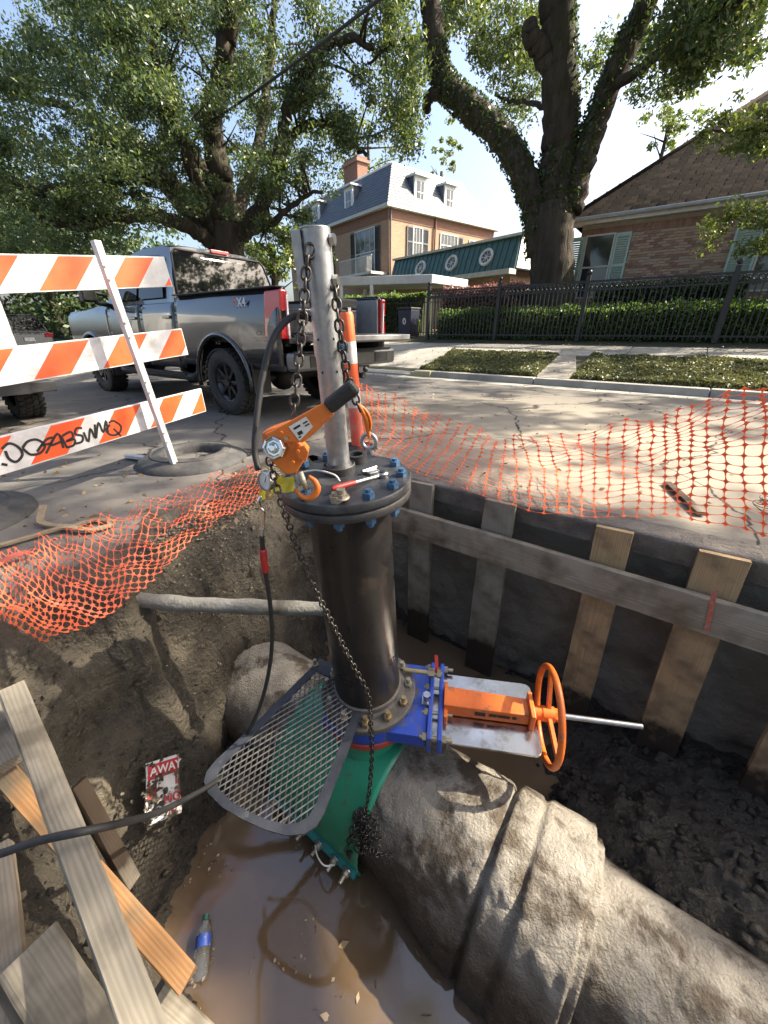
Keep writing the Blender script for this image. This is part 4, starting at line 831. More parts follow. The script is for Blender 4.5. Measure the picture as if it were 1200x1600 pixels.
for (r_, l_, ph, nm) in [((PY(262, 425, 3.6), PY(0, 428, 2.69), .09, 'top')), ((PY(288, 534, 3.55), PY(0, 574, 2.42), -.12, 'mid')), ((PY(317, 625, 3.6), PY(0, 712, 2.1), -.222, 'low'))]:
    d = (l_ - r_).normalized(); L = 2.3; bn = d.cross(UP).normalized(); bn = bn if bn.dot(C0 - r_) > 0 else -bn; upb = bn.cross(d).normalized(); upb = upb if upb.z > 0 else -upb
    BT = Matrix((d, upb, bn)).transposed().to_4x4(); BT.translation = r_
    m = MB(BT); m.box((L / 2, 0, 0), (L, HB, .022))
    bo = m.build('board', b_white, bar, bevel=.003)
    for k in range(5):   # moulded flutes along the face
        m = MB(BT); m.box((L / 2, -.065 + .033 * k, .0115), (L - .01, .004, .0018)); m.build('flute', b_white, bo)
    k = -1
    while ph + k * .431 < L:
        t0 = ph + k * .431; q = clip_t([(t0, HB / 2 - .008), (t0 + .2155, HB / 2 - .008), (t0 + .2155 + HB - .016, -HB / 2 + .008), (t0 + HB - .016, -HB / 2 + .008)], .008, L - .008); k += 1
        if len(q) < 3: continue
        m = MB(BT); a = [m.P((x, y, .0126)) for x, y in q]; b = [m.P((x, y, .0112)) for x, y in q]; nq = len(a); m.f += [a, b[::-1]] + [[a[i], b[i], b[(i + 1) % nq], a[(i + 1) % nq]] for i in range(nq)]
        m.build('orange_stripe', b_orange, bo)
    if nm == 'low':
        Z3 = 350 / 1200; BI = BT.inverted()
        strokes = [[(0, 1170), (40, 1140), (90, 1160), (112, 1200), (80, 1238), (40, 1222), (20, 1180)], [(0, 1250), (32, 1256)], [(112, 1165), (140, 1130), (190, 1120), (232, 1150), (210, 1190), (160, 1200), (130, 1182), (112, 1165)],
            [(190, 1185), (240, 1120), (285, 1108)], [(210, 1152), (272, 1138)], [(238, 1195), (300, 1088), (332, 1165)], [(268, 1152), (322, 1130)], [(318, 1100), (352, 1165)], [(326, 1100), (370, 1078), (382, 1108), (345, 1130), (392, 1118), (386, 1150), (350, 1162)],
            [(432, 1058), (402, 1060), (395, 1090), (432, 1100), (432, 1130), (395, 1142)], [(440, 1080), (466, 1132), (476, 1060), (502, 1112), (500, 1038)], [(508, 1112), (520, 1028), (546, 1082), (560, 1018), (572, 1082)], [(582, 1040), (560, 1070), (590, 1096), (630, 1086), (641, 1050), (602, 1020), (575, 1030)], [(600, 1060), (642, 1102)]]
        for sk in strokes:
            pts = []
            for x, y in sk:
                rr = ray(x * Z3, 360 + y * Z3); p = C0 + rr * ((r_ - C0).dot(bn) / rr.dot(bn)); q = BI @ p; pts.append(Vector((q.x, q.y, .0138)))
            sp_ = spline(pts, 4); m = MB(BT); prev = None
            for i, p in enumerate(sp_):
                t = (sp_[min(i + 1, len(sp_) - 1)] - sp_[max(i - 1, 0)]); s_ = Vector((-t.y, t.x, 0)); s_ = s_.normalized() * .0075 if s_.length > 1e-6 else Vector((0, .0075, 0)); cur = (m.P(p + s_), m.P(p - s_))
                if prev: m.f.append([prev[0], cur[0], cur[1], prev[1]])
                prev = cur
            m.build('graffiti_stroke', ink, bo)
ub = PY(272, 724, 3.0); ut = PY(149, 376, 2.93)
m = MB(); m.beam(ub, ut, .045, .045, up=(0.5, 1, 0)); m.build('upright', b_post, bar, bevel=.004)
for f_ in (.115, .165, .37, .42, .62, .68, .85, .9):
    p = ub.lerp(ut, f_) + (C0 - ub).normalized() * .026; m = MB(); m.cyl(p, p + (C0 - p).normalized() * .006, .008, seg=10); m.build('bolt', dirty_steel, bar)
l2 = PY(0, 712, 1.95) + (PY(0, 712, 1.95) - PY(317, 625, 3.35)).normalized() * .45
m = MB(); m.beam((l2.x - .02, l2.y + .03, .02), (l2.x - .08, l2.y + .04, 1.5), .045, .045, up=(.5, 1, 0)); m.build('upright', b_post, bar, bevel=.004)
m = MB(); fb_ = PZ(198, 712, .03); m.beam(fb_, PZ(275, 722, .05), .05, .03); m.build('foot_bar', b_post, bar, bevel=.004)
tyre_r = M('recycled_rubber', (.035, .035, .036), (.06, .058, .055), scale=12, rough=.72, bump=.25, bscale=60, c3=(.11, .1, .09), s3=5, t3=(.55, .75))
G_RB = 'tyre-ring barricade bases'
for c_, lab in ((PZ(303, 718, .0), 'black tyre-ring base weighting the barricade upright'), (PZ(-92, 818, 0), 'black tyre-ring base at the far left edge of the road')):
    m = MB(); m.lathe([(.235, .0), (.235, .055), (.25, .085), (.275, .092), (.31, .082), (.36, .07), (.42, .045), (.45, .022), (.455, 0)], c_, UP, 56); m.torus(c_ + UP * .079, UP, .33, .006, 48, 6)
    tag(m.build('tyre_ring', tyre_r, smooth=50), lab, 'base', G_RB)
# ================================================================== tubular marker
dl0 = PZ(560, 702, 0); dl1 = PY(541, 488, dl0.y); dd = (dl1 - dl0); dln = dd.length; dd.normalize()
dl = root('tubular_marker', dl0, 'orange and white tubular traffic marker behind the pole', 'traffic marker')
w_band = M('reflective_white', (.66, .64, .62), (.5, .46, .42), scale=12, rough=.45); o_tube = M('marker_orange', (.85, .14, .03), (.75, .11, .03), scale=12, rough=.5); d_tube = M('dirty_marker_red', (.62, .1, .06), (.5, .22, .16), scale=9, rough=.6, contrast=(.45, .65))
def band(z0, z1, r, mt, nm):
    m = MB(); m.lathe([(r, z0), (r, z1)], dl0, dd, 24); m.build(nm, mt, dl, smooth=True)
band(.0, dln * .34, .062, d_tube, 'lower_tube'); band(dln * .34, dln * .48, .0625, w_band, 'white_band'); band(dln * .48, dln * .66, .061, o_tube, 'orange_tube'); band(dln * .66, dln * .81, .0615, w_band, 'white_band'); 
m = MB(); m.lathe([(.06, dln * .81), (.058, dln * .98), (.05, dln), (0, dln)], dl0, dd, 24); m.build('top_tube', o_tube, dl, smooth=50)
m = MB(); m.lathe([(.19, 0), (.18, .035), (.07, .05)], dl0, UP, 8); m.build('base', rubber, dl)
# ================================================================== strap on the road, sheet by the net
hemp = M('tan_strap', (.3, .24, .15), (.22, .17, .11), scale=30, rough=.85, bump=.4, bscale=120)
def ribbon(name, pts, w, label, cat, mat, th=.012):
    m = MB(); sp_ = spline(pts, 8)
    for a, b in zip(sp_, sp_[1:]):
        if (b - a).length > 1e-4: m.beam(a, b + (b - a) * .12, w, th)
    return tag(m.build(name, mat, smooth=40), label, cat)
ribbon('strap', [PZ(68, 790, .09), PZ(64, 806, .05), PZ(68, 818, .025), PZ(110, 822, .02), PZ(150, 812, .02), PZ(176, 818, .02), PZ(140, 828, .025), PZ(100, 824, .03), PZ(50, 838, .02), PZ(0, 852, .02), PZ(-60, 862, .02)], .035, 'tan webbing strap coiled loosely on the asphalt at left', 'strap', hemp)
ribbon('strap', [PZ(0, 880, .03), PZ(20, 868, .05), PZ(45, 862, .04)], .03, 'short reddish strap end by the left edge of the net', 'strap', M('red_strap', (.3, .06, .04), (.2, .05, .04), scale=20, rough=.8))
plank('wood_scrap', PZ(1042, 754, .02), PZ(1097, 803, .02), .05, .025, UP, w_stake2, 'dark wood scrap lying on the dusty road under the right net', 'wood scrap')
cw = MB(); cc = PZ(1200, 792, .03)
for k in range(6): cw.torus(cc + Vector((random.uniform(-.03, .03), random.uniform(-.03, .03), .012 * k)), Vector((random.uniform(-.3, .3), random.uniform(-.3, .3), 1)), random.uniform(.05, .09), .0025, 18, 5)
tag(cw.build('wire_coil', chain_mat, smooth=True), 'tangled coil of thin dark wire at the right edge of the road', 'wire')
# ================================================================== pickup truck
paint = M('grey_metallic', (.036, .038, .042), (.046, .048, .052), scale=40, rough=.2, metal=.55, coat=1., spec=.6)
glass_d = M('dark_glass', (.006, .007, .008), rough=.03, spec=.5)
blk_pl = M('black_plastic', (.018, .018, .019), (.03, .03, .03), scale=50, rough=.55, bump=.15, bscale=200)
tyre_m = M('tyre_rubber', (.02, .02, .02), (.045, .042, .038), scale=14, rough=.8, bump=.2)
rim_m = M('dark_alloy', (.05, .05, .055), (.09, .09, .095), scale=30, rough=.3, metal=.8)
red_lens = M('red_lens', (.5, .012, .016), rough=.12, coat=1.)
clear_l = M('clear_lens', (.8, .6, .6), rough=.15)
bump_m = M('bumper_grey', (.16, .165, .17), (.2, .2, .2), scale=20, rough=.3, metal=.7)
TT = frame(W(-4.84, 4.13, 0), -DS, z=UP)
trk = root('pickup_truck', W(-4.84, 4.13, 0), 'dark grey pickup truck with lowered tailgate parked beyond the barricade', 'truck')
def arch(x, cx, r=.56, zc=.43): return zc + math.sqrt(max(0, r * r - (x - cx) ** 2)) if abs(x - cx) < r else 0
def side_panel(name, x0, x1, zb, zt, sgn_, arches=(), nx=24, curve=1.):
    xs = sorted(set([x0 + (x1 - x0) * i / nx for i in range(nx + 1)] + [a + k for a in arches for k in (-.56, -.559, .559, .56) if x0 < a + k < x1])); m = MB(TT); nz_ = 12; ids = []
    for x in xs:
        b = zb
        for a in arches: b = max(b, arch(x, a))
        t = zt(x) if callable(zt) else zt; row = []
        for j in range(nz_ + 1):
            z = b + (t - b) * j / nz_; f_ = (z - .5) / .97
            y = .955 + .045 * math.sin(math.pi * min(1, max(0, f_ * .92 + .08))) - (.035 if z > t - .03 else 0) - .02 * max(0, (z - 1.25) / .2)
            row.append(m.P((x, sgn_ * y, z)))
        row.append(m.P((x, sgn_ * (.86), t + .004))); row.append(m.P((x, sgn_ * .85, t - .05))); ids.append(row)
    for i in range(len(ids) - 1):
        for j in range(len(ids[0]) - 1): m.f.append([ids[i][j], ids[i + 1][j], ids[i + 1][j + 1], ids[i][j + 1]])
    o = m.build(name, paint, trk, smooth=38); md = o.modifiers.new('s', 'SOLIDIFY'); md.thickness = .03; md.offset = -1; return o
for sg2 in (1, -1):
    bs = side_panel('bed_side', -1.19, .93, .62, 1.475, sg2, (0,), 30)
    if sg2 == 1:
        text_part('decal', 'F', .13, TT @ Matrix.Translation((-.46, .992, 1.34)) @ Matrix.Rotation(R(180), 4, 'Z') @ Matrix.Rotation(R(90), 4, 'X'), M('decal_red', (.45, .05, .05), rough=.4), trk)
        text_part('decal', 'X4', .13, TT @ Matrix.Translation((-.58, .992, 1.34)) @ Matrix.Rotation(R(180), 4, 'Z') @ Matrix.Rotation(R(90), 4, 'X'), M('decal_grey', (.55, .55, .56), rough=.4), trk)
    for nm, x0, x1 in (('door', .95, 1.93), ('door', 1.95, 3.03)):
        d_ = side_panel(nm, x0, x1, .56, 1.43, sg2, (), 10); m = MB(TT); m.box((x0 + .16, sg2 * 1.005, 1.22), (.2, .035, .035)); m.build('handle', chrome if False else paint, d_, bevel=.008)
    side_panel('front_fender', 3.05, 4.75, .56, lambda x: 1.42 - .06 * max(0, (x - 3.6)), sg2, (3.9,), 24)
    for ax_ in (0, 3.9):   # flares
        m = MB(TT); m.tube([(ax_ + .575 * math.cos(a), sg2 * 1.0, .43 + .575 * math.sin(a)) for a in [R(-8 + 196 * k / 24) for k in range(25)]], .03, 8); m.build('wheel_flare', paint, trk, smooth=True)
    m = MB(TT); m.tube([(.62, sg2 * .9, .52), (.7, sg2 * 1.02, .45), (2.85, sg2 * 1.02, .45), (2.95, sg2 * .9, .52)], .05, 8); m.box((1.75, sg2 * 1.02, .49), (1.9, .12, .02)); m.build('running_board', blk_pl, trk, smooth=40)
    m = MB(TT); m.box((2.93, sg2 * 1.22, 1.62), (.14, .22, .34)); mo = m.build('mirror', blk_pl, trk, bevel=.035); m = MB(TT); m.tube([(2.98, sg2 * .93, 1.42), (2.96, sg2 * 1.14, 1.46)], .035, 8); m.tube([(2.98, sg2 * .93, 1.56), (2.96, sg2 * 1.14, 1.6)], .03, 8); m.build('mirror_arm', blk_pl, mo, smooth=True)
    m = MB(TT); m.box((2.855, sg2 * 1.22, 1.62), (.006, .17, .28)); m.build('mirror_glass', chrome, mo)
# cab
def CZ(z): return 1.42 + (z - 1.42) * 1.2
m = MB(TT)
def cab(a, b):
    """a runs over the roof from rear belt to windscreen foot, b across"""
    prof = [(.955, 1.42), (1.02, 1.62), (1.1, 1.9), (1.17, 2.0), (1.4, 2.035), (1.9, 2.045), (2.25, 2.02), (2.45, 1.95), (2.8, 1.65), (3.1, 1.42)]
    t = a * (len(prof) - 1); i = min(int(t), len(prof) - 2); x = prof[i][0] + (prof[i + 1][0] - prof[i][0]) * (t - i); z = prof[i][1] + (prof[i + 1][1] - prof[i][1]) * (t - i)
    hw = .93 - .22 * max(0, (z - 1.42) / .62) ** 1.15; y = (2 * b - 1); z -= .035 * abs(y) ** 4 * max(0, (z - 1.42) / .6); return (x, hw * y, CZ(z))
m.grid(cab, 27, 16)
for sg2 in (1, -1):
    top = [cab(i / 27, 1 if sg2 > 0 else 0) for i in range(28)]; bot = [(p[0], sg2 * .935, 1.40) for p in top]
    for i in range(27): m.face([top[i], top[i + 1], bot[i + 1], bot[i]])
m.build('cab', paint, trk, smooth=40)
m = MB(TT)
rg = [(-.85, 1.45), (.85, 1.45), (.86, 1.5), (.765, 1.9), (.70, 1.95), (-.70, 1.95), (-.765, 1.9), (-.86, 1.5)]
m.face([(.965 + .23 * (z - 1.42) / .44 * .62 - .02, y, CZ(z)) for y, z in rg]); rgo = m.build('rear_window', glass_d, trk)
m = MB(TT); pts = [(.965 + .23 * (z - 1.42) / .44 * .62 - .024, y, CZ(z)) for y, z in rg]; m.tube(pts, .014, 6, closed=True); m.build('window_seal', blk_pl, rgo, smooth=True)
for sg2 in (1, -1):
    for q in ([(1.22, 1.46), (1.93, 1.46), (1.93, 1.93), (1.34, 1.9)], [(2.0, 1.46), (2.86, 1.46), (2.46, 1.84), (2.36, 1.92), (2.0, 1.94)]):
        m = MB(TT); m.face([(x, sg2 * (.943 - .205 * ((z - 1.42) / .62) ** 1.1 + .006), CZ(z)) for x, z in q]); m.build('side_window', glass_d, trk)
m = MB(TT); m.face([(3.08, -.84, 1.45), (3.08, .84, 1.45), (2.5, .66, CZ(1.93)), (2.5, -.66, CZ(1.93))]); m.build('windscreen', glass_d, trk)
m = MB(TT); m.box((1.12, 0, CZ(1.985)), (.04, .3, .05)); m.build('brake_light', red_lens, trk, bevel=.01)
m = MB(TT); m.grid(lambda a, b: (3.02 + 1.75 * a, (2 * b - 1) * .88, 1.4 - .06 * max(0, a * 1.75 - .6) + .03 * (1 - abs(2 * b - 1) ** 3)), 10, 10); m.build('hood', paint, trk, smooth=True)
m = MB(TT); m.box((4.78, 0, 1.02), (.08, 1.7, .66)); m.build('grille', blk_pl, trk, bevel=.02)
m = MB(TT); m.box((4.86, 0, .62), (.16, 1.96, .26)); m.build('front_bumper', bump_m, trk, bevel=.03)
# bed
liner = M('bed_liner', (.03, .03, .031), (.05, .05, .05), scale=30, rough=.7, bump=.2)
m = MB(TT); m.box((-.13, 0, .94), (2.12, 1.72, .05)); m.build('bed_floor', liner, trk)
m = MB(TT); m.box((.91, 0, 1.2), (.05, 1.74, .5)); m.build('bed_bulkhead', paint, trk)
for sg2 in (1, -1):
    m = MB(TT); m.box((-.13, sg2 * .84, 1.2), (2.1, .03, .48)); m.build('bed_wall', M('bed_grey', (.2, .205, .21), (.25, .25, .25), scale=9, rough=.5), trk)
    m = MB(TT); m.box((-.13, sg2 * .91, 1.478), (2.1, .14, .014)); m.build('rail_cap', blk_pl, trk, bevel=.004)
m = MB(TT); m.box((-1.49, 0, .965), (.56, 1.52, .075)); tg = m.build('tailgate', bump_m, trk, bevel=.015)
m = MB(TT); m.box((-1.49, 0, 1.007), (.5, 1.44, .006)); m.build('tailgate_liner', liner, tg)
m = MB(TT); m.box((-1.78, 0, .972), (.03, 1.5, .06)); m.build('tailgate_cap', M('tailgate_edge', (.3, .3, .3), (.38, .38, .38), scale=9, rough=.35, metal=.5), tg, bevel=.008)
for sg2 in (1, -1):
    m = MB(TT); m.hexa([(-1.215, sg2 * .875, .96), (-1.215, sg2 * .985, .96), (-.93, sg2 * 1.004, .97), (-.93, sg2 * .875, .97), (-1.235, sg2 * .875, 1.45), (-1.235, sg2 * .965, 1.45), (-.98, sg2 * .985, 1.44), (-.98, sg2 * .875, 1.44)]); tl = m.build('tail_light', red_lens, trk, bevel=.02)
    m = MB(TT); m.beam((-1.222, sg2 * .895, 1.0), (-1.238, sg2 * .895, 1.4), .02, .03, up=(1, 0, 0)); m.build('light_strip', clear_l, tl)
    m = MB(TT); m.hexa([(-1.224, sg2 * .905, 1.16), (-1.224, sg2 * .975, 1.16), (-1.0, sg2 * .992, 1.16), (-1.0, sg2 * .905, 1.16), (-1.228, sg2 * .905, 1.25), (-1.23, sg2 * .975, 1.25), (-1.02, sg2 * .988, 1.25), (-1.02, sg2 * .905, 1.25)]); m.build('smoked_lens', glass_d, tl, bevel=.004)
m = MB(TT); m.box((-1.3, 0, .72), (.2, 1.94, .2)); bp = m.build('rear_bumper', bump_m, trk, bevel=.035)
m = MB(TT); m.box((-1.31, 0, .825), (.2, 1.7, .015)); m.build('bumper_step', blk_pl, bp)
for y in (-.62, .62):
    m = MB(TT); m.box((-1.405, y, .72), (.01, .3, .12)); m.build('bumper_recess', blk_pl, bp, bevel=.004)
m = MB(TT); m.box((-1.4, 0, .6), (.26, .09, .09)); m.tube([(-1.35, 0, .55), (-1.58, 0, .52)], .04, 8); m.ball((-1.6, 0, .6), .035, 10); m.build('tow_hitch', blk_pl, trk, smooth=40)
m = MB(TT)
for y in (-.42, .42): m.box((1.7, y, .66), (6.0, .1, .16))
m.box((1.8, 0, .75), (5.6, 1.5, .1)); m.build('chassis', blk_pl, trk)
for ax_ in (0, 3.9):
    m = MB(TT); m.cyl((ax_, -.8, .42), (ax_, .8, .42), .06, seg=12); m.ball((ax_, 0, .42), .2, 14, (1, 1, 1)); m.build('axle', blk_pl, trk, smooth=40)
m = MB(TT); m.cyl((-.75, 0, .62), (-.45, 0, .62), .36, seg=24); m.v = []; m.f = []; m.lathe([(.2, -.1), (.36, -.1), (.38, 0), (.36, .1), (.2, .1)], (-.75, 0, .64), (0, 0, 1), 28); m.build('spare_wheel', tyre_m, trk, smooth=40)
def wheel(T, y, sg2, x, parent, Rt=.42, wd=.28):
    o = (x, y, Rt); m = MB(T); h = wd / 2
    m.lathe([(.24, -h * .8), (.27, -h * .98), (.34, -h), (Rt - .05, -h * .98), (Rt - .012, -h * .85), (Rt - .008, 0), (Rt - .012, h * .85), (Rt - .05, h * .98), (.34, h), (.27, h * .98), (.24, h * .8)], o, (0, 1, 0), 48)
    wo = m.build('wheel', tyre_m, parent, smooth=40)
    m = MB(T)
    for k in range(34):
        for r_, off in ((-.36, 0), (-.12, .5), (.12, 0), (.36, .5)):
            a = 2 * math.pi * (k + off) / 34; rot = Matrix.Rotation(-a, 3, 'Y') @ Matrix.Rotation(.25 if r_ > 0 else -.25, 3, 'X'); p = Vector((math.cos(a) * (Rt - .006), 0, math.sin(a) * (Rt - .006))); m.box(Vector(o) + p + Vector((0, r_ * wd * 1.12, 0)), (.02, wd * .22, .05), rot)
    t_ = m.build('tread_blocks', tyre_m, wo); t_['kind'] = 'stuff'
    m = MB(T); yf = h * .72 * sg2
    m.lathe([(.245, -h * .8), (.25, 0), (.245, yf), (.225, yf * .92), (.2, yf * .55), (.0, yf * .5)], o, (0, 1, 0), 36); m.build('rim', rim_m, wo, smooth=40)
    m = MB(T); m.cyl((x, y + yf * .4, Rt), (x, y + yf * 1.12, Rt), .062, .05, seg=18); m.build('hub_cap', blk_pl, wo, smooth=40)
    for k in range(8):
        a = 2 * math.pi * k / 8; d = Vector((math.cos(a), 0, math.sin(a))); m = MB(T); m.beam(Vector(o) + Vector((0, yf * .72, 0)) + d * .05, Vector(o) + Vector((0, yf * .9, 0)) + d * .235, .05, .03, up=(0, 1, 0), tap=.8); m.build('spoke', rim_m, wo, bevel=.005)
for x in (0, 3.9):
    for sg2 in (1, -1): wheel(TT, sg2 * .86, sg2, x, trk)
for x in (-.62, 3.25):
    for sg2 in (1, -1):
        m = MB(TT); m.box((x, sg2 * .87, .5), (.015, .26, .34)); m.build('mud_flap', blk_pl, trk)
# load on the bed
dkblue = M('dark_case', (.02, .025, .035), (.03, .035, .045), scale=12, rough=.45)
for (x, y, z, d, lab) in [(-.75, -.45, .965, (.45, .36, .48), 'tall dark tool case standing at the back of the truck bed'), (-.2, -.2, .965, (.5, .5, .3), 'low dark equipment case on the truck bed'), (-.95, -.05, .965, (.3, .32, .2), 'small black crate near the lowered tailgate')]:
    c_ = TT @ Vector((x, y, z)); e = root('tool_case', c_, lab, 'case', 'cases in the truck bed'); m = MB(TT); m.box((x, y, z + d[2] * .36), (d[0], d[1], d[2] * .72)); m.build('case_body', dkblue, e, bevel=.02)
    m = MB(TT); m.box((x, y, z + d[2] * .86), (d[0] * 1.03, d[1] * 1.03, d[2] * .26)); m.build('lid', blk_pl, e, bevel=.02)
    m = MB(TT); m.box((x - d[0] * .52, y, z + d[2] * .7), (.012, .06, .07)); m.build('latch', white_lbl, e)
    m = MB(TT); m.tube([(x - d[0] * .5, y - .09, z + d[2] * .5), (x - d[0] * .56, y - .08, z + d[2] * .5), (x - d[0] * .56, y + .08, z + d[2] * .5), (x - d[0] * .5, y + .09, z + d[2] * .5)], .01, 6); m.build('handle', blk_pl, e)
pw = root('generator', TT @ Vector((-.85, .45, .965)), 'small pale generator on the near corner of the truck bed', 'generator', None)
m = MB(TT); m.box((-.85, .42, 1.1), (.4, .3, .2)); m.build('engine', M('dull_metal', (.35, .34, .32), (.2, .19, .18), scale=18, rough=.5, metal=.6), pw, bevel=.03)
m = MB(TT)
for y in (.26, .58): m.tube([(-1.08, y, .97), (-1.08, y, 1.27), (-.62, y, 1.27), (-.62, y, .97)], .014, 8)
m.tube([(-1.08, .26, 1.27), (-1.08, .58, 1.27)], .014, 8); m.build('frame', bump_m, pw, smooth=40)
# ================================================================== white service truck at the left edge
wt = root('service_truck', W(-7.4, .6, 0), 'white service truck cut off by the left edge behind the barricade', 'truck')
wpaint = M('white_paint', (.72, .72, .71), (.66, .66, .64), scale=5, rough=.3, coat=.4)
WT = frame(W(-6.55, 0.62, 0), -DS, z=UP)    # x forward, y left; rear face at x=0
m = MB(WT); m.box((1.3, .06, 1.0), (2.6, 1.98, .9)); m.build('service_body', wpaint, wt, bevel=.03)
m = MB(WT); m.box((3.6, .06, 1.35), (1.5, 1.9, 1.4)); m.build('cab', wpaint, wt, bevel=.12)
m = MB(WT); m.box((.35, 0, .5), (2.0, 1.5, .2)); m.build('chassis', blk_pl, wt)
m = MB(WT); m.box((-.28, 0.0, .45), (.5, 2.05, .12)); m.build('step_bumper', blk_pl, wt, bevel=.01)
text_part('lettering', 'D', .2, WT @ Matrix.Translation((-.004, -.52, 1.12)) @ Matrix.Rotation(R(-90), 4, 'Z') @ Matrix.Rotation(R(90), 4, 'X'), ink, wt)
m = MB(WT); m.box((-.003, -.4, .97), (.004, .5, .018)); m.build('red_line', M('stripe_red', (.4, .03, .04), rough=.4), wt)
m = MB(WT); m.box((-.003, -.45, .88), (.004, .3, .05)); m.build('small_print', M('print_grey', (.1, .1, .1), (.6, .6, .6), scale=60, rough=.5, contrast=(.48, .52)), wt)
wheel(WT, -.86, -1, .35, wt, Rt=.40, wd=.26); wheel(WT, .86, 1, .35, wt, Rt=.40, wd=.26); wheel(WT, -.86, -1, 3.9, wt, Rt=.40, wd=.26); wheel(WT, .86, 1, 3.9, wt, Rt=.40, wd=.26)
# ================================================================== parked dark car far down the street
car = root('parked_car', W(-24, 5.6, 0), 'small dark car parked far down the street behind the barricade', 'car')
CT = frame(W(-24, 5.6, 0), -DS, z=UP); cpaint = M('dark_paint', (.02, .022, .03), (.03, .03, .035), scale=20, rough=.25, coat=1.)
m = MB(CT); m.hexa([(-2.2, -.9, .35), (2.2, -.9, .35), (2.2, .9, .35), (-2.2, .9, .35), (-2.15, -.88, 1.0), (2.1, -.85, .9), (2.1, .85, .9), (-2.15, .88, 1.0)]); m.build('body', cpaint, car, bevel=.1)
m = MB(CT); m.hexa([(-2.05, -.8, .98), (1.1, -.8, .95), (1.1, .8, .95), (-2.05, .8, .98), (-1.75, -.62, 1.6), (.3, -.62, 1.6), (.3, .62, 1.6), (-1.75, .62, 1.6)]); m.build('cabin', glass_d, car, bevel=.06)
m = MB(CT); m.box((-.7, 0, 1.62), (2.0, 1.2, .04)); m.build('roof', cpaint, car, bevel=.02)
for y in (-.7, .7):
    m = MB(CT); m.box((-2.19, y, .88), (.06, .28, .16)); m.build('tail_light', red_lens, car, bevel=.02)
m = MB(CT); m.box((-2.215, 0, .72), (.02, .34, .14)); m.build('number_plate', white_lbl, car)
for x in (-1.35, 1.35):
    for y in (-.8, .8): m = MB(CT); m.lathe([(.0, -.1), (.2, -.1), (.32, -.1), (.33, 0), (.32, .1), (.2, .1), (0, .1)], (x, y, .33), (0, 1, 0), 24); m.build('wheel', tyre_m, car, smooth=40)
# ================================================================== buildings
mortar = M('mortar', (.42, .38, .32), (.33, .3, .25), scale=10, rough=.9)
brick_ms = [M('brick_a', (.27, .15, .105), (.34, .2, .14), scale=9, rough=.85, bump=.3), M('brick_b', (.36, .24, .17), (.44, .31, .22), scale=9, rough=.85, bump=.3), M('brick_c', (.22, .12, .09), (.29, .17, .12), scale=9, rough=.85, bump=.3), M('brick_d', (.42, .33, .25), (.36, .26, .19), scale=9, rough=.85, bump=.3)]
slate_ms = [M('tile_a', (.02, .014, .011), (.03, .022, .017), scale=5, rough=.95, bump=.3, spec=.1), M('tile_b', (.03, .022, .017), (.042, .031, .025), scale=5, rough=.95, bump=.3, spec=.1), M('tile_c', (.013, .01, .009), (.02, .016, .013), scale=5, rough=.95, bump=.3, spec=.1)]
trim = M('cream_trim', (.6, .57, .5), (.5, .47, .41), scale=5, rough=.6)
mint = M('mint_shutter', (.4, .52, .46), (.35, .47, .42), scale=8, rough=.6)
pane = M('window_glass', (.03, .035, .04), (.05, .055, .06), scale=2, rough=.05, spec=.8)
# ---- right-hand brick house with steep hipped roof
hs_ = root('brick_house', W(0, 16, 1.0), 'single-storey brick house with steep tiled roof and mint shutters', 'house')
HN = 16.0; SL = -3.55; SR = 11.
m = MB(); m.hexa([W(SL, HN, .8), W(SR, HN, .8), W(SR, HN + 9, .8), W(SL, HN + 9, .8), W(SL, HN, 4.15), W(SR, HN, 4.15), W(SR, HN + 9, 4.15), W(SL, HN + 9, 4.15)]); wall_o = m.build('wall', mortar, hs_)
HT = frame(W(0, HN, 0), DS, z=UP)      # local y = +n
openings = [(-3.5, -2.42, 2.0, 3.84), (.98, 2.1, 2.0, 3.86)]
bm_ = [MB().box((0, 0, 0), (.2, .03, .062)).mesh('brick', off=Vector((0, 0, 0))) for _ in range(4)]
for me_, mt in zip(bm_, brick_ms): me_.materials.append(mt)
cells = []; row = 0; z = 1.9
while z < 3.74:
    s = SL + .1 + (.105 if row % 2 else 0)
    while s < 3.2:
        if not any(a - .12 < s < b + .12 and c_ < z < d for a, b, c_, d in openings): cells.append((s, z))
        s += .21
    z += .072; row += 1
cells.sort(key=lambda q: -(q[1] > 2.55) * 10 - q[0] * .6 if q[0] < 1.2 else 5)
rest = [MB(HT) for _ in range(4)]
for i, (s, z) in enumerate(cells):
    k = random.choice((0, 1, 1, 2, 3)); off = random.uniform(-.004, .004)
    if i < 300: place('brick', bm_[k], wall_o, HT @ Matrix.Translation((s, -.012 + off, z)))
    else: rest[k].box((s, -.012 + off, z), (.2, .03, .062))
s = SL + .04                 # soldier course under the eaves
while s < 3.4: rest[random.choice((0, 0, 2))].box((s, -.016, 3.86), (.062, .034, .2)); s += .072
for k in range(4): rest[k].build('brickwork', brick_ms[k], wall_o)['kind'] = 'stuff'
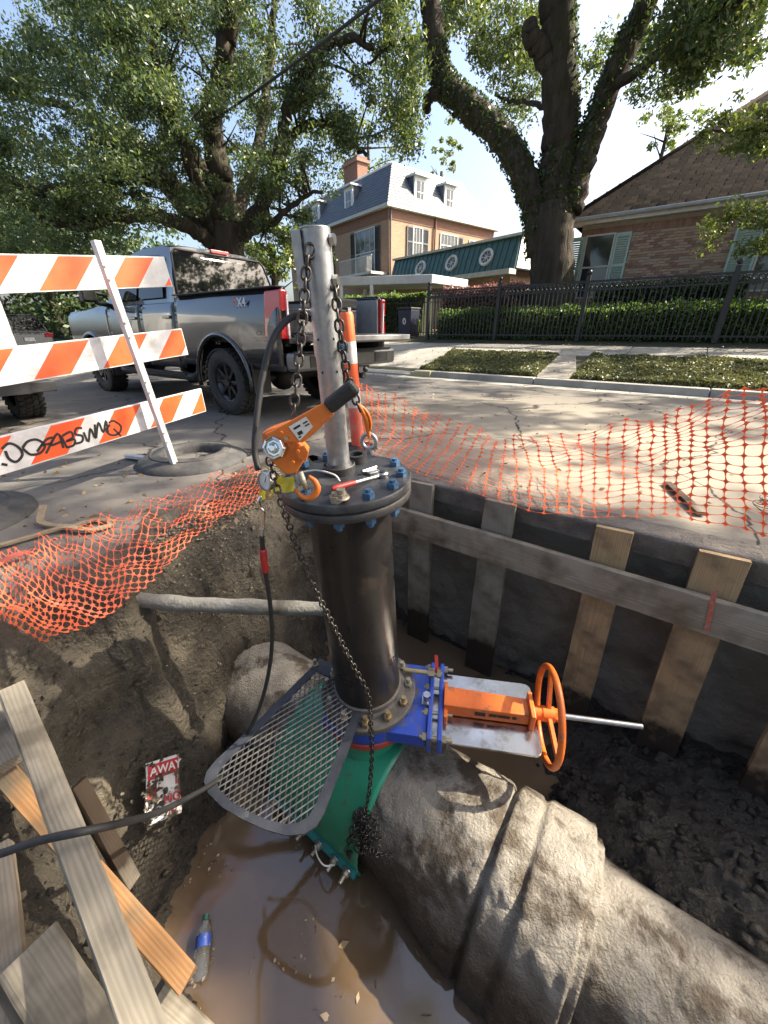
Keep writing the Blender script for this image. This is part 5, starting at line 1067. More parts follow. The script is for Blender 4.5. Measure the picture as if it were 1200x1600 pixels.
def house_window(T, s0, s1, z0, z1, shut, parent, sm=mint, fm=trim, bars=2, swd=.42, rows=2):
    fr = MB(T); d = .05
    for a in (s0, s1): fr.box((a, -.02, (z0 + z1) / 2), (d, .08, z1 - z0 + d))
    for b in (z0, z1, (z0 + z1) / 2): fr.box(((s0 + s1) / 2, -.022, b), (s1 - s0 - d, .07, d))
    wo = fr.build('window', fm, parent); p = MB(T); p.face([(s0, .0 - .022, z0), (s1, -.022, z0), (s1, -.022, z1), (s0, -.022, z1)]); p.build('pane', pane, wo)
    mu = MB(T)
    for k in range(1, bars): mu.box((s0 + (s1 - s0) * k / bars, -.03, (z0 + z1) / 2), (.022, .02, z1 - z0))
    if bars > 1: mu.build('glazing_bar', fm, wo)
    for a in shut:
        c_ = s0 - d / 2 - swd / 2 - .01 if a == 'l' else s1 + d / 2 + swd / 2 + .01; q = MB(T)
        for x in (-swd / 2 + .03, swd / 2 - .03): q.box((c_ + x, -.045, (z0 + z1) / 2), (.06, .045, z1 - z0))
        for zz in (z0 + .04, (z0 + z1) / 2, z1 - .04): q.box((c_, -.045, zz), (swd - .12, .044, .08))
        so_ = q.build('shutter', sm, wo); q = MB(T); n_s = max(4, int((z1 - z0) / .06))
        for k in range(n_s): q.box((c_, -.04, z0 + (z1 - z0) * (k + .5) / n_s), (swd - .12, .02, .045), Matrix.Rotation(.5, 3, 'X'))
        q.build('louvres', sm, so_)
    return wo
house_window(HT, -3.36, -2.55, 2.05, 3.78, 'lr', hs_, bars=1)
house_window(HT, 1.05, 2.1, 2.05, 3.8, 'lr', hs_, swd=.6, bars=3)
# eaves, gutter, roof
RN = 15.62; RS = -3.95; PITCHR = .8; EZ = 4.2
m = MB(); m.hexa([W(RS, RN, EZ - .16), W(SR + .4, RN, EZ - .16), W(SR + .4, HN + .02, EZ - .14), W(RS, HN + .02, EZ - .14), W(RS, RN, EZ - .03), W(SR + .4, RN, EZ - .03), W(SR + .4, HN + .02, EZ + .1), W(RS, HN + .02, EZ + .1)]); m.build('eaves_board', trim, hs_)
m = MB(); m.tube([W(RS - .05, RN - .06, EZ - .02), W(SR, RN - .06, EZ - .02)], .06, 10); m.build('gutter', M('grey_gutter', (.45, .45, .44), (.36, .36, .35), scale=4, rough=.4, metal=.4), hs_, smooth=True)
m = MB(); HW_ = 5.0; ridge = [W(RS + HW_, RN + HW_, EZ + HW_ * PITCHR), W(SR - 4, RN + HW_, EZ + HW_ * PITCHR)]
c4 = [W(RS, RN, EZ), W(SR + .4, RN, EZ), W(SR + .4, RN + 2 * HW_, EZ), W(RS, RN + 2 * HW_, EZ)]
m.face([c4[0], c4[1], ridge[1], ridge[0]]); m.face([c4[3], c4[0], ridge[0]]); m.face([c4[2], c4[3], ridge[0], ridge[1]]); m.face([c4[1], c4[2], ridge[1]]); roof_o = m.build('roof', slate_ms[2], hs_)
sl_up = (NS + UP * PITCHR).normalized(); sl_n = DS.cross(sl_up).normalized(); RT = frame(W(0, RN, EZ), DS, z=sl_n); slen = HW_ * math.sqrt(1 + PITCHR ** 2)
tme = [MB().box((0, .11, .008), (.215, .25, .016)).mesh('roof_tile', off=Vector((0, 0, 0))) for _ in range(3)]
for a, b in zip(tme, slate_ms): a.materials.append(b)
tl_ = []; r_ = 0; y = 0.
while y < slen - .1:
    x0 = RS + y / math.sqrt(1 + PITCHR ** 2) + .06; x = x0 + (.11 if r_ % 2 else 0)
    while x < 4.2: tl_.append((x, y)); x += .222
    y += .175; r_ += 1
def tvis(q): p = RT @ Vector((q[0], q[1], 0)); d = p - C0; u = 600 + FPX * d.x / d.dot(CF); return (u < 1215, -d.length)
tl_.sort(key=lambda q: tvis(q), reverse=True); rst = [MB(RT) for _ in range(3)]
for i, (x, y) in enumerate(tl_):
    k = random.choice((0, 0, 1, 2)); rot = Matrix.Rotation(random.gauss(.05, .018), 4, 'X') @ Matrix.Rotation(random.gauss(0, .012), 4, 'Z')
    M_ = Matrix.Translation((x, y, .012 + random.uniform(0, .008))) @ rot
    if i < 300: place('roof_tile', tme[k], roof_o, RT @ M_)
    else:
        m = rst[k]; b = len(m.v)
        for dx_ in (-.1075, .1075):
            for dy_ in (-.015, .235):
                for dz_ in (0, .016): m.P(M_ @ Vector((dx_, dy_, dz_)))
        for q in ((0, 1, 3, 2), (4, 6, 7, 5), (0, 4, 5, 1), (2, 3, 7, 6), (0, 2, 6, 4), (1, 5, 7, 3)): m.f.append([b + z_ for z_ in q])
for k in range(3): rst[k].build('roof_tiles', slate_ms[k], roof_o)['kind'] = 'stuff'
m = MB(); m.tube([c4[0] + UP * .05, ridge[0] + UP * .05], .07, 8); m.build('hip_cap', slate_ms[1], roof_o, smooth=True)

# ---- far mansion: brick, mansard slate roof, dormers
MC = PD(607, 318, 22); RD = Vector((math.cos(R(38)), math.sin(R(38)), 0)); LD = Vector((-RD.y, RD.x, 0))
MR = frame(Vector((MC.x, MC.y, 0)), RD, z=UP)        # right face: x along face, -y outward
ML = Matrix((-LD, RD, UP)).transposed().to_4x4(); ML.translation = Vector((MC.x, MC.y, 0))   # left face: x from far left to corner (negative), y inward
man = root('brick_mansion', Vector((MC.x, MC.y, 1.1)), 'two-storey brick mansion with slate mansard roof, dormers and chimney', 'house')
EZm = 7.55; wR = 9.6; wL = 13.
def wallmat(name, a, b, mo):
    m = bpy.data.materials.new(name); m.use_nodes = True; nt = m.node_tree; n = nt.nodes; L = nt.links; p = n['Principled BSDF']; p.inputs['Roughness'].default_value = .85
    g = n.new('ShaderNodeTexCoord'); mp = n.new('ShaderNodeVectorMath'); mp.operation = 'DOT_PRODUCT'; mp.inputs[1].default_value = (RD.x - LD.x, RD.y - LD.y, 0); L.new(g.outputs['Object'], mp.inputs[0]); sp = n.new('ShaderNodeSeparateXYZ'); L.new(g.outputs['Object'], sp.inputs[0]); cb = n.new('ShaderNodeCombineXYZ'); L.new(mp.outputs['Value'], cb.inputs[0]); L.new(sp.outputs[2], cb.inputs[1])
    t = n.new('ShaderNodeTexBrick'); L.new(cb.outputs[0], t.inputs['Vector']); t.inputs['Scale'].default_value = 1.; t.inputs['Brick Width'].default_value = .22; t.inputs['Row Height'].default_value = .075; t.inputs['Mortar Size'].default_value = .008; t.inputs['Color1'].default_value = (*a, 1); t.inputs['Color2'].default_value = (*b, 1); t.inputs['Mortar'].default_value = (*mo, 1)
    L.new(t.outputs['Color'], p.inputs['Base Color']); MATS[name] = m; return m
mbrick = wallmat('mansion_brick', (.4, .235, .14), (.33, .18, .105), (.38, .3, .21)); dband = wallmat('dark_brick_band', (.26, .11, .07), (.2, .09, .06), (.25, .17, .12))
slate = M('blue_slate', (.065, .078, .1), (.11, .122, .145), scale=2.5, rough=.5, bump=.4, bscale=6, stretch=(1, 1, 4.))
white_tr = M('white_trim', (.7, .69, .66), (.6, .59, .56), scale=4, rough=.5); dshut = M('dark_shutter', (.03, .03, .032), (.05, .05, .05), scale=6, rough=.5); gshut = M('grey_shutter', (.1, .1, .11), (.14, .14, .15), scale=6, rough=.6)
def box_rl(m, r0, r1, l0, l1, z0, z1):
    P_ = lambda r, l, z: Vector((MC.x, MC.y, 0)) + RD * r + LD * l + UP * z
    m.hexa([P_(r0, l0, z0), P_(r1, l0, z0), P_(r1, l1, z0), P_(r0, l1, z0), P_(r0, l0, z1), P_(r1, l0, z1), P_(r1, l1, z1), P_(r0, l1, z1)]); return m
m = MB(); box_rl(m, 0, wR, 0, wL, .9, EZm - .62); m.build('wall', mbrick, man)
m = MB(); box_rl(m, -.03, wR + .03, -.03, wL + .03, EZm - .62, EZm - .1); m.build('cornice_band', dband, man)
m = MB(); box_rl(m, -.3, wR + .3, -.3, wL + .3, EZm - .1, EZm + .06); m.build('cornice', trim, man)
def Q(r, l, z): return Vector((MC.x, MC.y, 0)) + RD * r + LD * l + UP * z
m = MB(); ins = 1.15; hz_ = 2.35
b4 = [Q(-.3, -.3, EZm + .06), Q(wR + .3, -.3, EZm + .06), Q(wR + .3, wL + .3, EZm + .06), Q(-.3, wL + .3, EZm + .06)]; t4 = [Q(ins, ins, EZm + hz_), Q(wR - ins - 1.2, ins, EZm + hz_), Q(wR - ins - 1.2, wL - ins, EZm + hz_), Q(ins, wL - ins, EZm + hz_)]
for i in range(4): m.face([b4[i], b4[(i + 1) % 4], t4[(i + 1) % 4], t4[i]])
pk = [Q(3.4, 4, EZm + hz_ + .35), Q(wR - 4.2, 4, EZm + hz_ + .35)]
m.face(t4); mro = m.build('mansard_roof', slate, man)
m = MB()
for i in range(4): m.tube([t4[i], t4[(i + 1) % 4]], .09, 6)
m.build('roof_edge', white_tr, mro)
for r in range(14):   # slate courses
    f_ = (r + .5) / 14; mm_ = MB(); a = [b4[i].lerp(t4[i], f_) for i in range(4)]
    for i in (0, 3): mm_.tube([a[i] + UP * .01, a[(i + 1) % 4] + UP * .01], .022, 4)
    mm_.build('slate_course', slate, mro)
def dormer(T, x, y0, z0, w, h, dp):
    m = MB(T); m.box((x, y0 + dp / 2, z0 + h / 2), (w, dp, h)); d = m.build('dormer', white_tr, man)
    for sx in (-1, 1):
        m = MB(T); m.box((x + sx * (w / 2 + .012), y0 + dp / 2 + .06, z0 + h / 2), (.02, dp - .1, h - .04)); m.build('dormer_cheek', slate, d)
    m = MB(T); m.box((x, y0 + dp / 2 - .08, z0 + h + .05), (w + .22, dp + .2, .1)); m.build('dormer_roof', white_tr, d)
    m = MB(T); m.box((x, y0 - .012, z0 + h * .48), (w * .55, .02, h * .72)); m.build('pane', pane, d)
    m = MB(T); m.box((x, y0 - .026, z0 + h * .48), (.035, .012, h * .72)); m.box((x, y0 - .025, z0 + h * .5), (w * .55, .012, .035)); m.build('glazing_bar', white_tr, d)
for x in (2.55, 5.1): dormer(MR, x, .12, EZm + .25, .95, 1.5, 1.4)
for x in (-4.3, -8.6): dormer(ML, x, .12, EZm + .25, .95, 1.5, 1.4)
m = MB(); box_rl(m, 1.1, 1.9, 4.6, 6.2, EZm + .5, EZm + 3.6); co = m.build('chimney', dband, man)
m = MB(); box_rl(m, 1.0, 2.0, 4.5, 6.3, EZm + 3.3, EZm + 3.45); m.build('chimney_cap', brick_ms[0], co)
def mwin(T, x0, x1, z0, z1, sh, sm, nb=2):
    o = house_window(T, x0, x1, z0, z1, sh, man, sm=sm, fm=white_tr, bars=nb, swd=.5); return o
mwin(MR, 1.95, 2.68, 5.2, 6.78, 'lr', gshut, 3); mwin(MR, 4.3, 5.9, 5.5, 6.72, 'r', gshut, 5); mwin(MR, 7.1, 8.4, 5.7, 6.65, '', gshut, 3)
mwin(ML, -3.4, -1.3, 4.3, 6.75, 'lr', dshut, 4); mwin(ML, -7.6, -6.6, 4.7, 6.6, 'lr', dshut, 2); mwin(ML, -10.6, -9.6, 4.7, 6.6, 'lr', dshut, 2)
mwin(ML, -7.6, -6.6, 1.6, 3.6, 'lr', dshut, 2); mwin(ML, -10.6, -9.6, 1.6, 3.6, 'lr', dshut, 2)
m = MB(ML); m.box((-1.9, -.62, 4.2), (3.6, 1.2, .14)); ba = m.build('balcony', white_tr, man)
for x in [-3.65 + .12 * k for k in range(30)]:
    m = MB(ML); m.cyl((x, -1.17, 4.27), (x, -1.17, 5.05), .012, seg=6); m.build('baluster', white_tr, ba)
m = MB(ML); m.box((-1.9, -1.17, 5.07), (3.6, .05, .05)); m.build('handrail', white_tr, ba)
m = MB(MR); m.cyl((3.75, -.08, 1.2), (3.75, -.08, EZm - .1), .055, seg=10); m.build('downspout', M('rust_pipe', (.25, .08, .05), rough=.6), man); m = MB(MR); m.cyl((.12, -.07, 1.2), (.12, -.07, EZm - .1), .05, seg=10); m.build('downspout', gshut, man)

# ---- green-roofed wing with round windows
WC = PD(801, 366, 16.5); GW = Matrix((-LD, RD, UP)).transposed().to_4x4(); GW.translation = Vector((WC.x, WC.y, 0))
wing = root('garden_wing', Vector((WC.x, WC.y, 1.1)), 'low wing with green metal mansard roof and three round white windows', 'building')
gz0 = 3.5; gz1 = WC.z; grn = M('green_metal_roof', (.045, .1, .09), (.06, .125, .11), scale=3, rough=.45, metal=.2); Lw = 8.5
m = MB(GW); m.box((-Lw / 2, 2.4, 2.3), (Lw, 4.4, 2.4)); m.build('wall', mbrick, wing)
m = MB(GW); sl = .45
m.hexa([(-Lw, 0, gz0), (.3, 0, gz0), (.3, 5, gz0), (-Lw, 5, gz0), (-Lw, sl, gz1), (.1, sl, gz1), (.1, 4.6, gz1), (-Lw, 4.6, gz1)]); gr_ = m.build('mansard_roof', grn, wing)
for k in range(26):
    x = -Lw + .33 * k + .2; m = MB(GW); m.beam((x, -.012, gz0), (x, sl - .012, gz1), .03, .03, up=(0, 1, 0)); m.build('standing_seam', grn, gr_)
m = MB(GW); m.box((-Lw / 2 + .1, sl + .05, gz1 + .05), (Lw + .4, .35, .1)); m.build('roof_coping', trim, gr_)
m = MB(GW); m.box((-Lw / 2, -.1, gz0 - .1), (Lw + .6, .5, .2)); m.build('fascia', trim, wing)
m = MB(GW); m.hexa([(.31, .1, gz0 + .05), (.34, .1, gz0 + .05), (.34, 4.8, gz0 + .05), (.31, 4.8, gz0 + .05), (.13, sl + .05, gz1 - .02), (.16, sl + .05, gz1 - .02), (.16, 4.5, gz1 - .02), (.13, 4.5, gz1 - .02)]); m.build('end_panel', white_tr, wing)
wax = Vector((0, -(gz1 - gz0), sl)).normalized()
for x in (-1.45, -3.65, -5.95):
    zc = (gz0 + gz1) / 2 - .02; c_ = Vector((x, sl * (zc - gz0) / (gz1 - gz0), zc)); m = MB(GW)
    m.lathe([(.27, -.05), (.38, -.05), (.38, .09), (.34, .12), (.27, .09)], c_, wax, 28, closed=True); ro = m.build('round_window', white_tr, wing, smooth=40)
    m = MB(GW); m.lathe([(0, .04), (.28, .04)], c_, wax, 24); m.build('pane', pane, ro)
    m = MB(GW)
    for a in range(4): d = Vector((math.cos(R(45 * a)), 0, 0)) + Vector((0, 0, 0)); 
    tz = wax.cross(Vector((1, 0, 0))).normalized()
    for a in range(4): d = Vector((1, 0, 0)) * math.cos(R(45 * a)) + tz * math.sin(R(45 * a)); m.beam(c_ + wax * .055 - d * .27, c_ + wax * .055 + d * .27, .025, .015, up=wax)
    m.build('glazing_bar', white_tr, ro)
# ---- carport with white fascia
cpk = [PY(517, 444, 15.0), PY(660, 420, 14.6), PY(735, 426, 17.5)]; czt = 3.0
cprt = root('carport', Vector((cpk[1].x, cpk[1].y, 1.0)), 'flat-roofed white carport in front of the mansion', 'carport')
A_, B_ = Vector((-2.2, 17.3, 0)), Vector((1.75, 16.3, 0)); C_2 = Vector((3.4, 18.0, 0)); D_ = A_ + (C_2 - B_)
m = MB(); m.hexa([p + UP * 2.62 for p in (A_, B_, C_2, D_)] + [p + UP * 2.9 for p in (A_, B_, C_2, D_)]); m.build('roof_slab', M('carport_white', (.6, .6, .58), (.5, .5, .48), scale=3, rough=.6), cprt, bevel=.02)
for p in (A_.lerp(B_, .1), A_.lerp(B_, .42), D_.lerp(C_2, .9), D_.lerp(A_, .2)):
    m = MB(); p = p.lerp((A_ + C_2) / 2, .06); m.cyl((p.x, p.y, .7), (p.x, p.y, 2.63), .09, .075, seg=14); m.build('column', white_tr, cprt, smooth=40)
# recycling bin under the carport
bn = root('wheeled_bin', W(-8.7, 13.8, .8), 'dark blue wheeled bin marked 0 behind the iron gate', 'bin'); BNT = frame(W(-8.7, 13.8, .8), DS, z=UP)
m = MB(BNT); m.hexa([(-.25, -.25, .05), (.25, -.25, .05), (.25, .25, .05), (-.25, .25, .05), (-.3, -.32, .95), (.3, -.32, .95), (.3, .32, .95), (-.3, .32, .95)]); m.build('bin_body', M('bin_blue', (.01, .014, .035), (.014, .018, .04), scale=6, rough=.5), bn, bevel=.02)
m = MB(BNT); m.box((0, 0, .99), (.64, .7, .07)); m.build('lid', blk_pl, bn, bevel=.02)
text_part('number', '0', .3, BNT @ Matrix.Translation((0, -.3, .55)) @ Matrix.Rotation(R(94.5), 4, 'X'), white_lbl, bn)
for x in (-.24, .24): m = MB(BNT); m.cyl((x - .03, .28, .1), (x + .03, .28, .1), .1, seg=16); m.build('wheel', rubber, bn)

# ================================================================== iron fence along the sidewalk
iron = M('black_ironwork', (.012, .012, .013), (.022, .021, .02), scale=12, rough=.45, bump=.1)
FN = 13.0; FZ = .80
fen = root('iron_fence', W(-2.4, FN, FZ), 'black iron picket fence with ring frieze along the sidewalk', 'fence')
pk_ = MB(); pk_.box((0, 0, .72), (.028, .028, 1.36)); pkm = pk_.mesh('picket', off=Vector((0, 0, 0))); pkm.materials.append(iron)
s = -7.36
while s < 4.2: place('picket', pkm, fen, frame(W(s, FN, FZ), DS, z=UP)); s += .118
for z, h in ((.12, .04), (1.24, .04), (1.44, .05)):
    m = MB(); m.beam(W(-7.4, FN, FZ + z), W(4.2, FN, FZ + z), .034, h); m.build('rail', iron, fen)
rg_ = MB(); rg_.torus((0, 0, 0), (0, 1, 0), .05, .012, 14, 5); rgm = rg_.mesh('ring', True, Vector((0, 0, 0))); rgm.materials.append(iron); s = -7.36 + .059
while s < 4.1: place('ring', rgm, fen, frame(W(s, FN, FZ + 1.34), DS, z=UP)); s += .118
for s in (-7.4, -4.95, -2.5, .6, 3.3):
    m = MB(); p = W(s, FN, FZ); m.box(p + UP * .78, (.1, .1, 1.62), Matrix.Rotation(math.atan2(DS.y, DS.x), 3, 'Z')); po = m.build('post', iron, fen)
    m = MB(); m.ball(p + UP * 1.66, .06, 12); m.build('finial', iron, po, smooth=True)
gf = root('iron_gate', W(-9, 15.0, .8), 'black iron driveway gate left of the sidewalk fence', 'gate')
for k in range(26): place('picket', pkm, gf, frame(W(-10.6 + .12 * k, 14.6 + .02 * k, .85), DS, z=UP))
for z in (.12, 1.2, 1.38): m = MB(); m.beam(W(-10.6, 14.6, .85 + z), W(-7.6, 15.1, .85 + z), .03, .03); m.build('rail', iron, gf)
# overhead cable
ow = MB(); a, b = PY(602, -8, 9), PY(225, 238, 22); ow.tube([a.lerp(b, t / 12) - UP * .25 * math.sin(math.pi * t / 12) for t in range(-2, 15)], .03, 6)
tag(ow.build('overhead_cable', rubber, smooth=True), 'thick black overhead cable slanting across the left oak', 'cable')
# ================================================================== trees, hedges, ground cover
bark = M('oak_bark', (.045, .037, .029), (.08, .067, .052), scale=5, rough=.95, bump=1., bscale=7, stretch=(1, 1, .22), bdist=.14, c3=(.035, .04, .02), s3=2, t3=(.52, .7), spec=.15)
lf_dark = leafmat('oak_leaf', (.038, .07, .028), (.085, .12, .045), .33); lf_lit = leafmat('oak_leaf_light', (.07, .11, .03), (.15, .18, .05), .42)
lf_hedge = leafmat('hedge_leaf', (.06, .125, .03), (.14, .21, .055), .38); lf_red = leafmat('red_leaf', (.16, .07, .06), (.3, .16, .12), .3); lf_ground = leafmat('ground_leaf', (.07, .085, .03), (.17, .17, .07), .25); lf_ivy = leafmat('ivy_leaf', (.025, .05, .012), (.06, .1, .02), .25); lf_dry = leafmat('dry_leaf', (.16, .1, .05), (.3, .22, .12), .2)
def leaf_mesh(name, P, size, up=0., asp=.5):
    """one diamond leaf per point, random turn; up>0 lets blades face the sky more"""
    n = len(P); d = rng.normal(size=(n, 3)); d[:, 2] *= (1 - up * .6); d /= np.linalg.norm(d, axis=1)[:, None]; e = rng.normal(size=(n, 3)); e -= d * np.sum(d * e, 1)[:, None]; e /= np.linalg.norm(e, axis=1)[:, None]
    s = (size * (.6 + .8 * rng.random(n)))[:, None]; k = np.cross(d, e) * s * .12
    V = np.stack([P - d * s, P + e * s * asp + k, P + d * s, P - e * s * asp + k], 1).reshape(-1, 3); F = np.arange(4 * n).reshape(n, 4); me = npmesh(name, V, F); return me
def clumps(cs, per, rad, flat=.7):
    cs = np.asarray(cs); n = len(cs); o = rng.normal(size=(n, per, 3)); o /= np.linalg.norm(o, axis=2)[:, :, None]; o *= (rng.random((n, per, 1)) ** .45) * rad; o[:, :, 2] *= flat
    sc = .6 + .8 * rng.random((n, 1, 1)); return (cs[:, None, :] + o * sc).reshape(-1, 3)
def limb(m, pts, r0, r1, seg=10, wob=.0):
    sp = spline(pts, 7); n = len(sp); m.tube([p + Vector((random.gauss(0, wob), random.gauss(0, wob), random.gauss(0, wob))) for p in sp], [r0 + (r1 - r0) * (i / (n - 1)) ** .8 + random.uniform(-.03, .06) * r0 for i in range(n)], seg); return sp
def twigs(m, sp, n, ln, r):
    tips = []
    for _ in range(n):
        i = random.randrange(int(len(sp) * .25), len(sp)); p = sp[i]; t = (sp[min(i + 1, len(sp) - 1)] - sp[max(0, i - 1)]).normalized(); d = (Vector((random.gauss(0, 1), random.gauss(0, 1), random.gauss(.25, .7))) + t * .6).normalized(); l = ln * random.uniform(.5, 1.2)
        q = p + d * l * .5 + Vector((0, 0, random.uniform(-.1, .2))); e = q + (d + Vector((random.gauss(0, .4), random.gauss(0, .4), random.gauss(0, .3)))).normalized() * l * .6
        m.tube([p, q, e], [r, r * .6, r * .25], 5); tips += [q, e, q.lerp(e, .5)]
    return tips
# ---- left live oak (far, behind the truck)
lo = root('live_oak', W(-14.6, 10.4, .35), 'broad dark live oak behind the pickup filling the upper left', 'tree')
m = MB(); Y0 = 17.; tips = []
def LP(l): return [PY(u, v, y) for u, v, y in l]
base = PY(362, 455, Y0)
limb(m, [base - UP * 1.2, base, PY(358, 400, Y0), PY(355, 350, Y0)], .72, .5, 14)
LIMBS = [([(348, 390, 17), (320, 372, 16.6), (285, 350, 16), (240, 338, 15.4), (190, 340, 14.8), (130, 352, 14.3), (60, 345, 14)], .3, .1), ([(350, 370, 17), (325, 345, 16.8), (290, 305, 16.5), (250, 280, 16.3), (200, 277, 16), (140, 290, 15.6), (80, 300, 15), (20, 290, 14.6)], .36, .1),
    ([(352, 360, 17), (335, 310, 17.3), (300, 240, 17.6), (265, 190, 17.8), (220, 110, 18), (170, 30, 18), (140, -60, 18)], .36, .12), ([(355, 350, 17), (345, 280, 17), (330, 210, 16.8), (338, 150, 16.5), (352, 80, 16.2), (362, 10, 16), (368, -80, 16)], .46, .18),
    ([(375, 370, 17), (410, 320, 16.7), (432, 265, 16.4), (442, 200, 16.2), (462, 140, 16), (495, 95, 15.8), (530, 62, 15.6), (585, 72, 15.3)], .3, .07), ([(425, 290, 16.6), (445, 235, 16.6), (470, 200, 16.6), (505, 190, 16.5), (540, 215, 16.3), (570, 245, 16)], .17, .05),
    ([(350, 350, 17), (310, 290, 16.2), (285, 220, 15.4), (255, 150, 14.8), (235, 60, 14.2)], .26, .1), ([(345, 355, 17.2), (290, 330, 18.2), (200, 230, 19.5), (110, 170, 20.5), (30, 150, 21)], .28, .1), ([(360, 360, 17), (400, 250, 18.5), (420, 120, 19.5), (430, 0, 20)], .28, .1), ([(380, 370, 17), (430, 345, 15.6), (470, 310, 14.8), (505, 300, 14.2)], .13, .04)]
sps = []
for l, a, b in LIMBS: sp = limb(m, LP(l), a, b, 10, .03); sps.append(sp); tips += twigs(m, sp, 16, 1.6, .05)
m.build('trunk', bark, lo, smooth=True)
def dens(u, v):
    if v < 60 and u < 55 - v * .5: return 0
    if u > 560 - max(0, 100 - v) * -.3 + (30 if v < 60 else 0): return 0
    if v > 400 - (0 if u < 200 else 0): return 0
    d = 1.
    if 195 < u < 330 and 330 < v < 400: d = .1
    if u > 420: d = .3 if v < 300 else .45
    if 470 < u and 90 < v < 175: d = .05
    if u > 450 and 230 < v < 270: d = .12
    if u > 515 and v > 90: d = .04 if v < 190 else 0
    if u < 140 and v > 290: d = .8
    if 280 < u < 420 and v < 330: d = .5
    return d
cs = []
while len(cs) < 660:
    u = random.uniform(-120, 575); v = random.uniform(-160, 400)
    if random.random() > dens(max(u, 0), max(v, 0)): continue
    y = (random.uniform(12.2, 16) if random.random() < (.42 if u < 230 else .16) else random.uniform(17, 22)) if u < 420 else random.uniform(14, 19); cs.append(tuple(PY(u, v, y)))
cs = np.array(cs + [tuple(t) for t in tips if random.random() < .5])
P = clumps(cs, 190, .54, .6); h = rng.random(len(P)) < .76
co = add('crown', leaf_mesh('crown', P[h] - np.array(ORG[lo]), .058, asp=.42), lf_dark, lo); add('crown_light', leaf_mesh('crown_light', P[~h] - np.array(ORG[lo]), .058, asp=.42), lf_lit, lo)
# ---- right live oak behind the fence, ivy on its limbs; its crown reaches over the street
ro_ = root('live_oak', W(-3.8, 14.6, .85), 'huge ivy-clad live oak with forked trunk behind the iron fence', 'tree')
m = MB(); rl = []
def RL(l): return [PN(u, v, n) for u, v, n in l]
limb(m, [PN(862, 520, 14.6) - UP * .4, PN(862, 440, 14.6), PN(862, 380, 14.6), PN(866, 320, 14.6)], .72, .56, 18)
for l, a, b in [([(845, 400, 14.6), (838, 330, 14.5), (815, 265, 14.3), (775, 205, 14.1), (725, 160, 13.9), (692, 125, 13.8), (680, 70, 13.7), (672, 0, 13.6), (660, -90, 13.4)], .43, .26), ([(868, 340, 14.6), (872, 270, 14.6), (876, 200, 14.5), (874, 120, 14.3), (872, 40, 14.1), (870, -60, 13.8), (868, -200, 13.4)], .52, .36), ([(890, 330, 14.7), (905, 270, 14.7), (925, 210, 14.7), (950, 140, 14.7), (985, 60, 14.7), (1015, -10, 14.6), (1060, -120, 14.4)], .36, .25),
    ([(872, 130, 14.3), (850, 85, 13.9), (832, 60, 13.6), (826, 38, 13.5)], .26, .19), ([(700, 140, 13.85), (672, 150, 13.6), (668, 175, 13.5)], .24, .1), ([(950, 140, 14.7), (1010, 100, 13.9), (1065, 65, 13.2), (1120, 25, 12.6), (1180, -20, 12)], .13, .06), ([(860, 170, 14.5), (830, 160, 15.2), (800, 158, 16), (775, 150, 16.5)], .08, .04), ([(682, 80, 13.7), (650, 60, 13.2), (610, 70, 12.8), (575, 100, 12.6)], .1, .03)]:
    sp = limb(m, RL(l), a, b, 14, .02); rl.append((sp, a, b))
# limbs over the street (above the frame)
over = [([PN(868, -200, 13.4), Vector((6, 7, 11)), Vector((8, 4, 11.5)), Vector((9, 0, 11))], .3, .1), ([PN(1060, -120, 14.4), Vector((10, 7, 10.5)), Vector((12, 4, 10)), Vector((13, 0, 9.5))], .28, .1), ([PN(660, -90, 13.4), Vector((1, 7, 11)), Vector((0, 4, 12))], .28, .1)]
otips = []
for l, a, b in over: sp = limb(m, l, a, b, 10, .03); otips += twigs(m, sp, 14, 2.2, .05)
rt_ = m.build('trunk', bark, ro_, smooth=True)
# ivy hugging trunk and limbs
iv = []
for sp, a, b in rl[:3]:
    for i in range(0, int(len(sp) * .75)):
        p = sp[i]; q = sp[min(i + 1, len(sp) - 1)]; t = (q - p).normalized(); r = a + (b - a) * i / len(sp)
        k = int(90 * (.75 if a > .4 or i < 20 else .5))
        for _ in range(k):
            d = Vector((random.gauss(0, 1), random.gauss(0, 1), random.gauss(0, 1))); d = (d - t * d.dot(t)).normalized()
            if a > .5 and d.x < .35 and i > 10: continue
            if a < .4 and d.x > .1: continue
            iv.append(tuple(p.lerp(q, random.random()) + d * (r + random.uniform(.0, .06))))
add('ivy', leaf_mesh('ivy', np.array(iv) - np.array(ORG[ro_]), .05, asp=.6), lf_ivy, ro_)
cs = []
def fill(n, u0, u1, v0, v1, n0, n1, dv=None):
    for _ in range(n):
        u, v = random.uniform(u0, u1), random.uniform(v0, v1)
        if dv and not dv(u, v): continue
        cs.append(tuple(PN(u, v, random.uniform(n0, n1))))
fill(36, 590, 655, -40, 90, 11.5, 14.5); fill(10, 690, 720, -30, 40, 15, 17); fill(22, 600, 670, 80, 200, 11.5, 14, lambda u, v: u < 670 - (v - 80) * .3); fill(22, 605, 650, 150, 235, 12, 13.5)
fill(60, 740, 850, -40, 110, 15, 18); fill(34, 750, 850, 60, 185, 15.5, 17.5); fill(80, 1020, 1190, -60, 95, 12, 14.5, lambda u, v: v < 120 - (u - 1020) * .12); fill(40, 985, 1100, 60, 165, 15.4, 17.5, lambda u, v: v < 185 - (u - 985) * .6); fill(14, 1020, 1100, 60, 130, 13, 14.5); fill(10, 900, 960, 60, 140, 15, 17); fill(26, 690, 760, -30, 60, 14, 17)
P = clumps(np.array(cs), 110, .44, .75); h = rng.random(len(P)) < .55
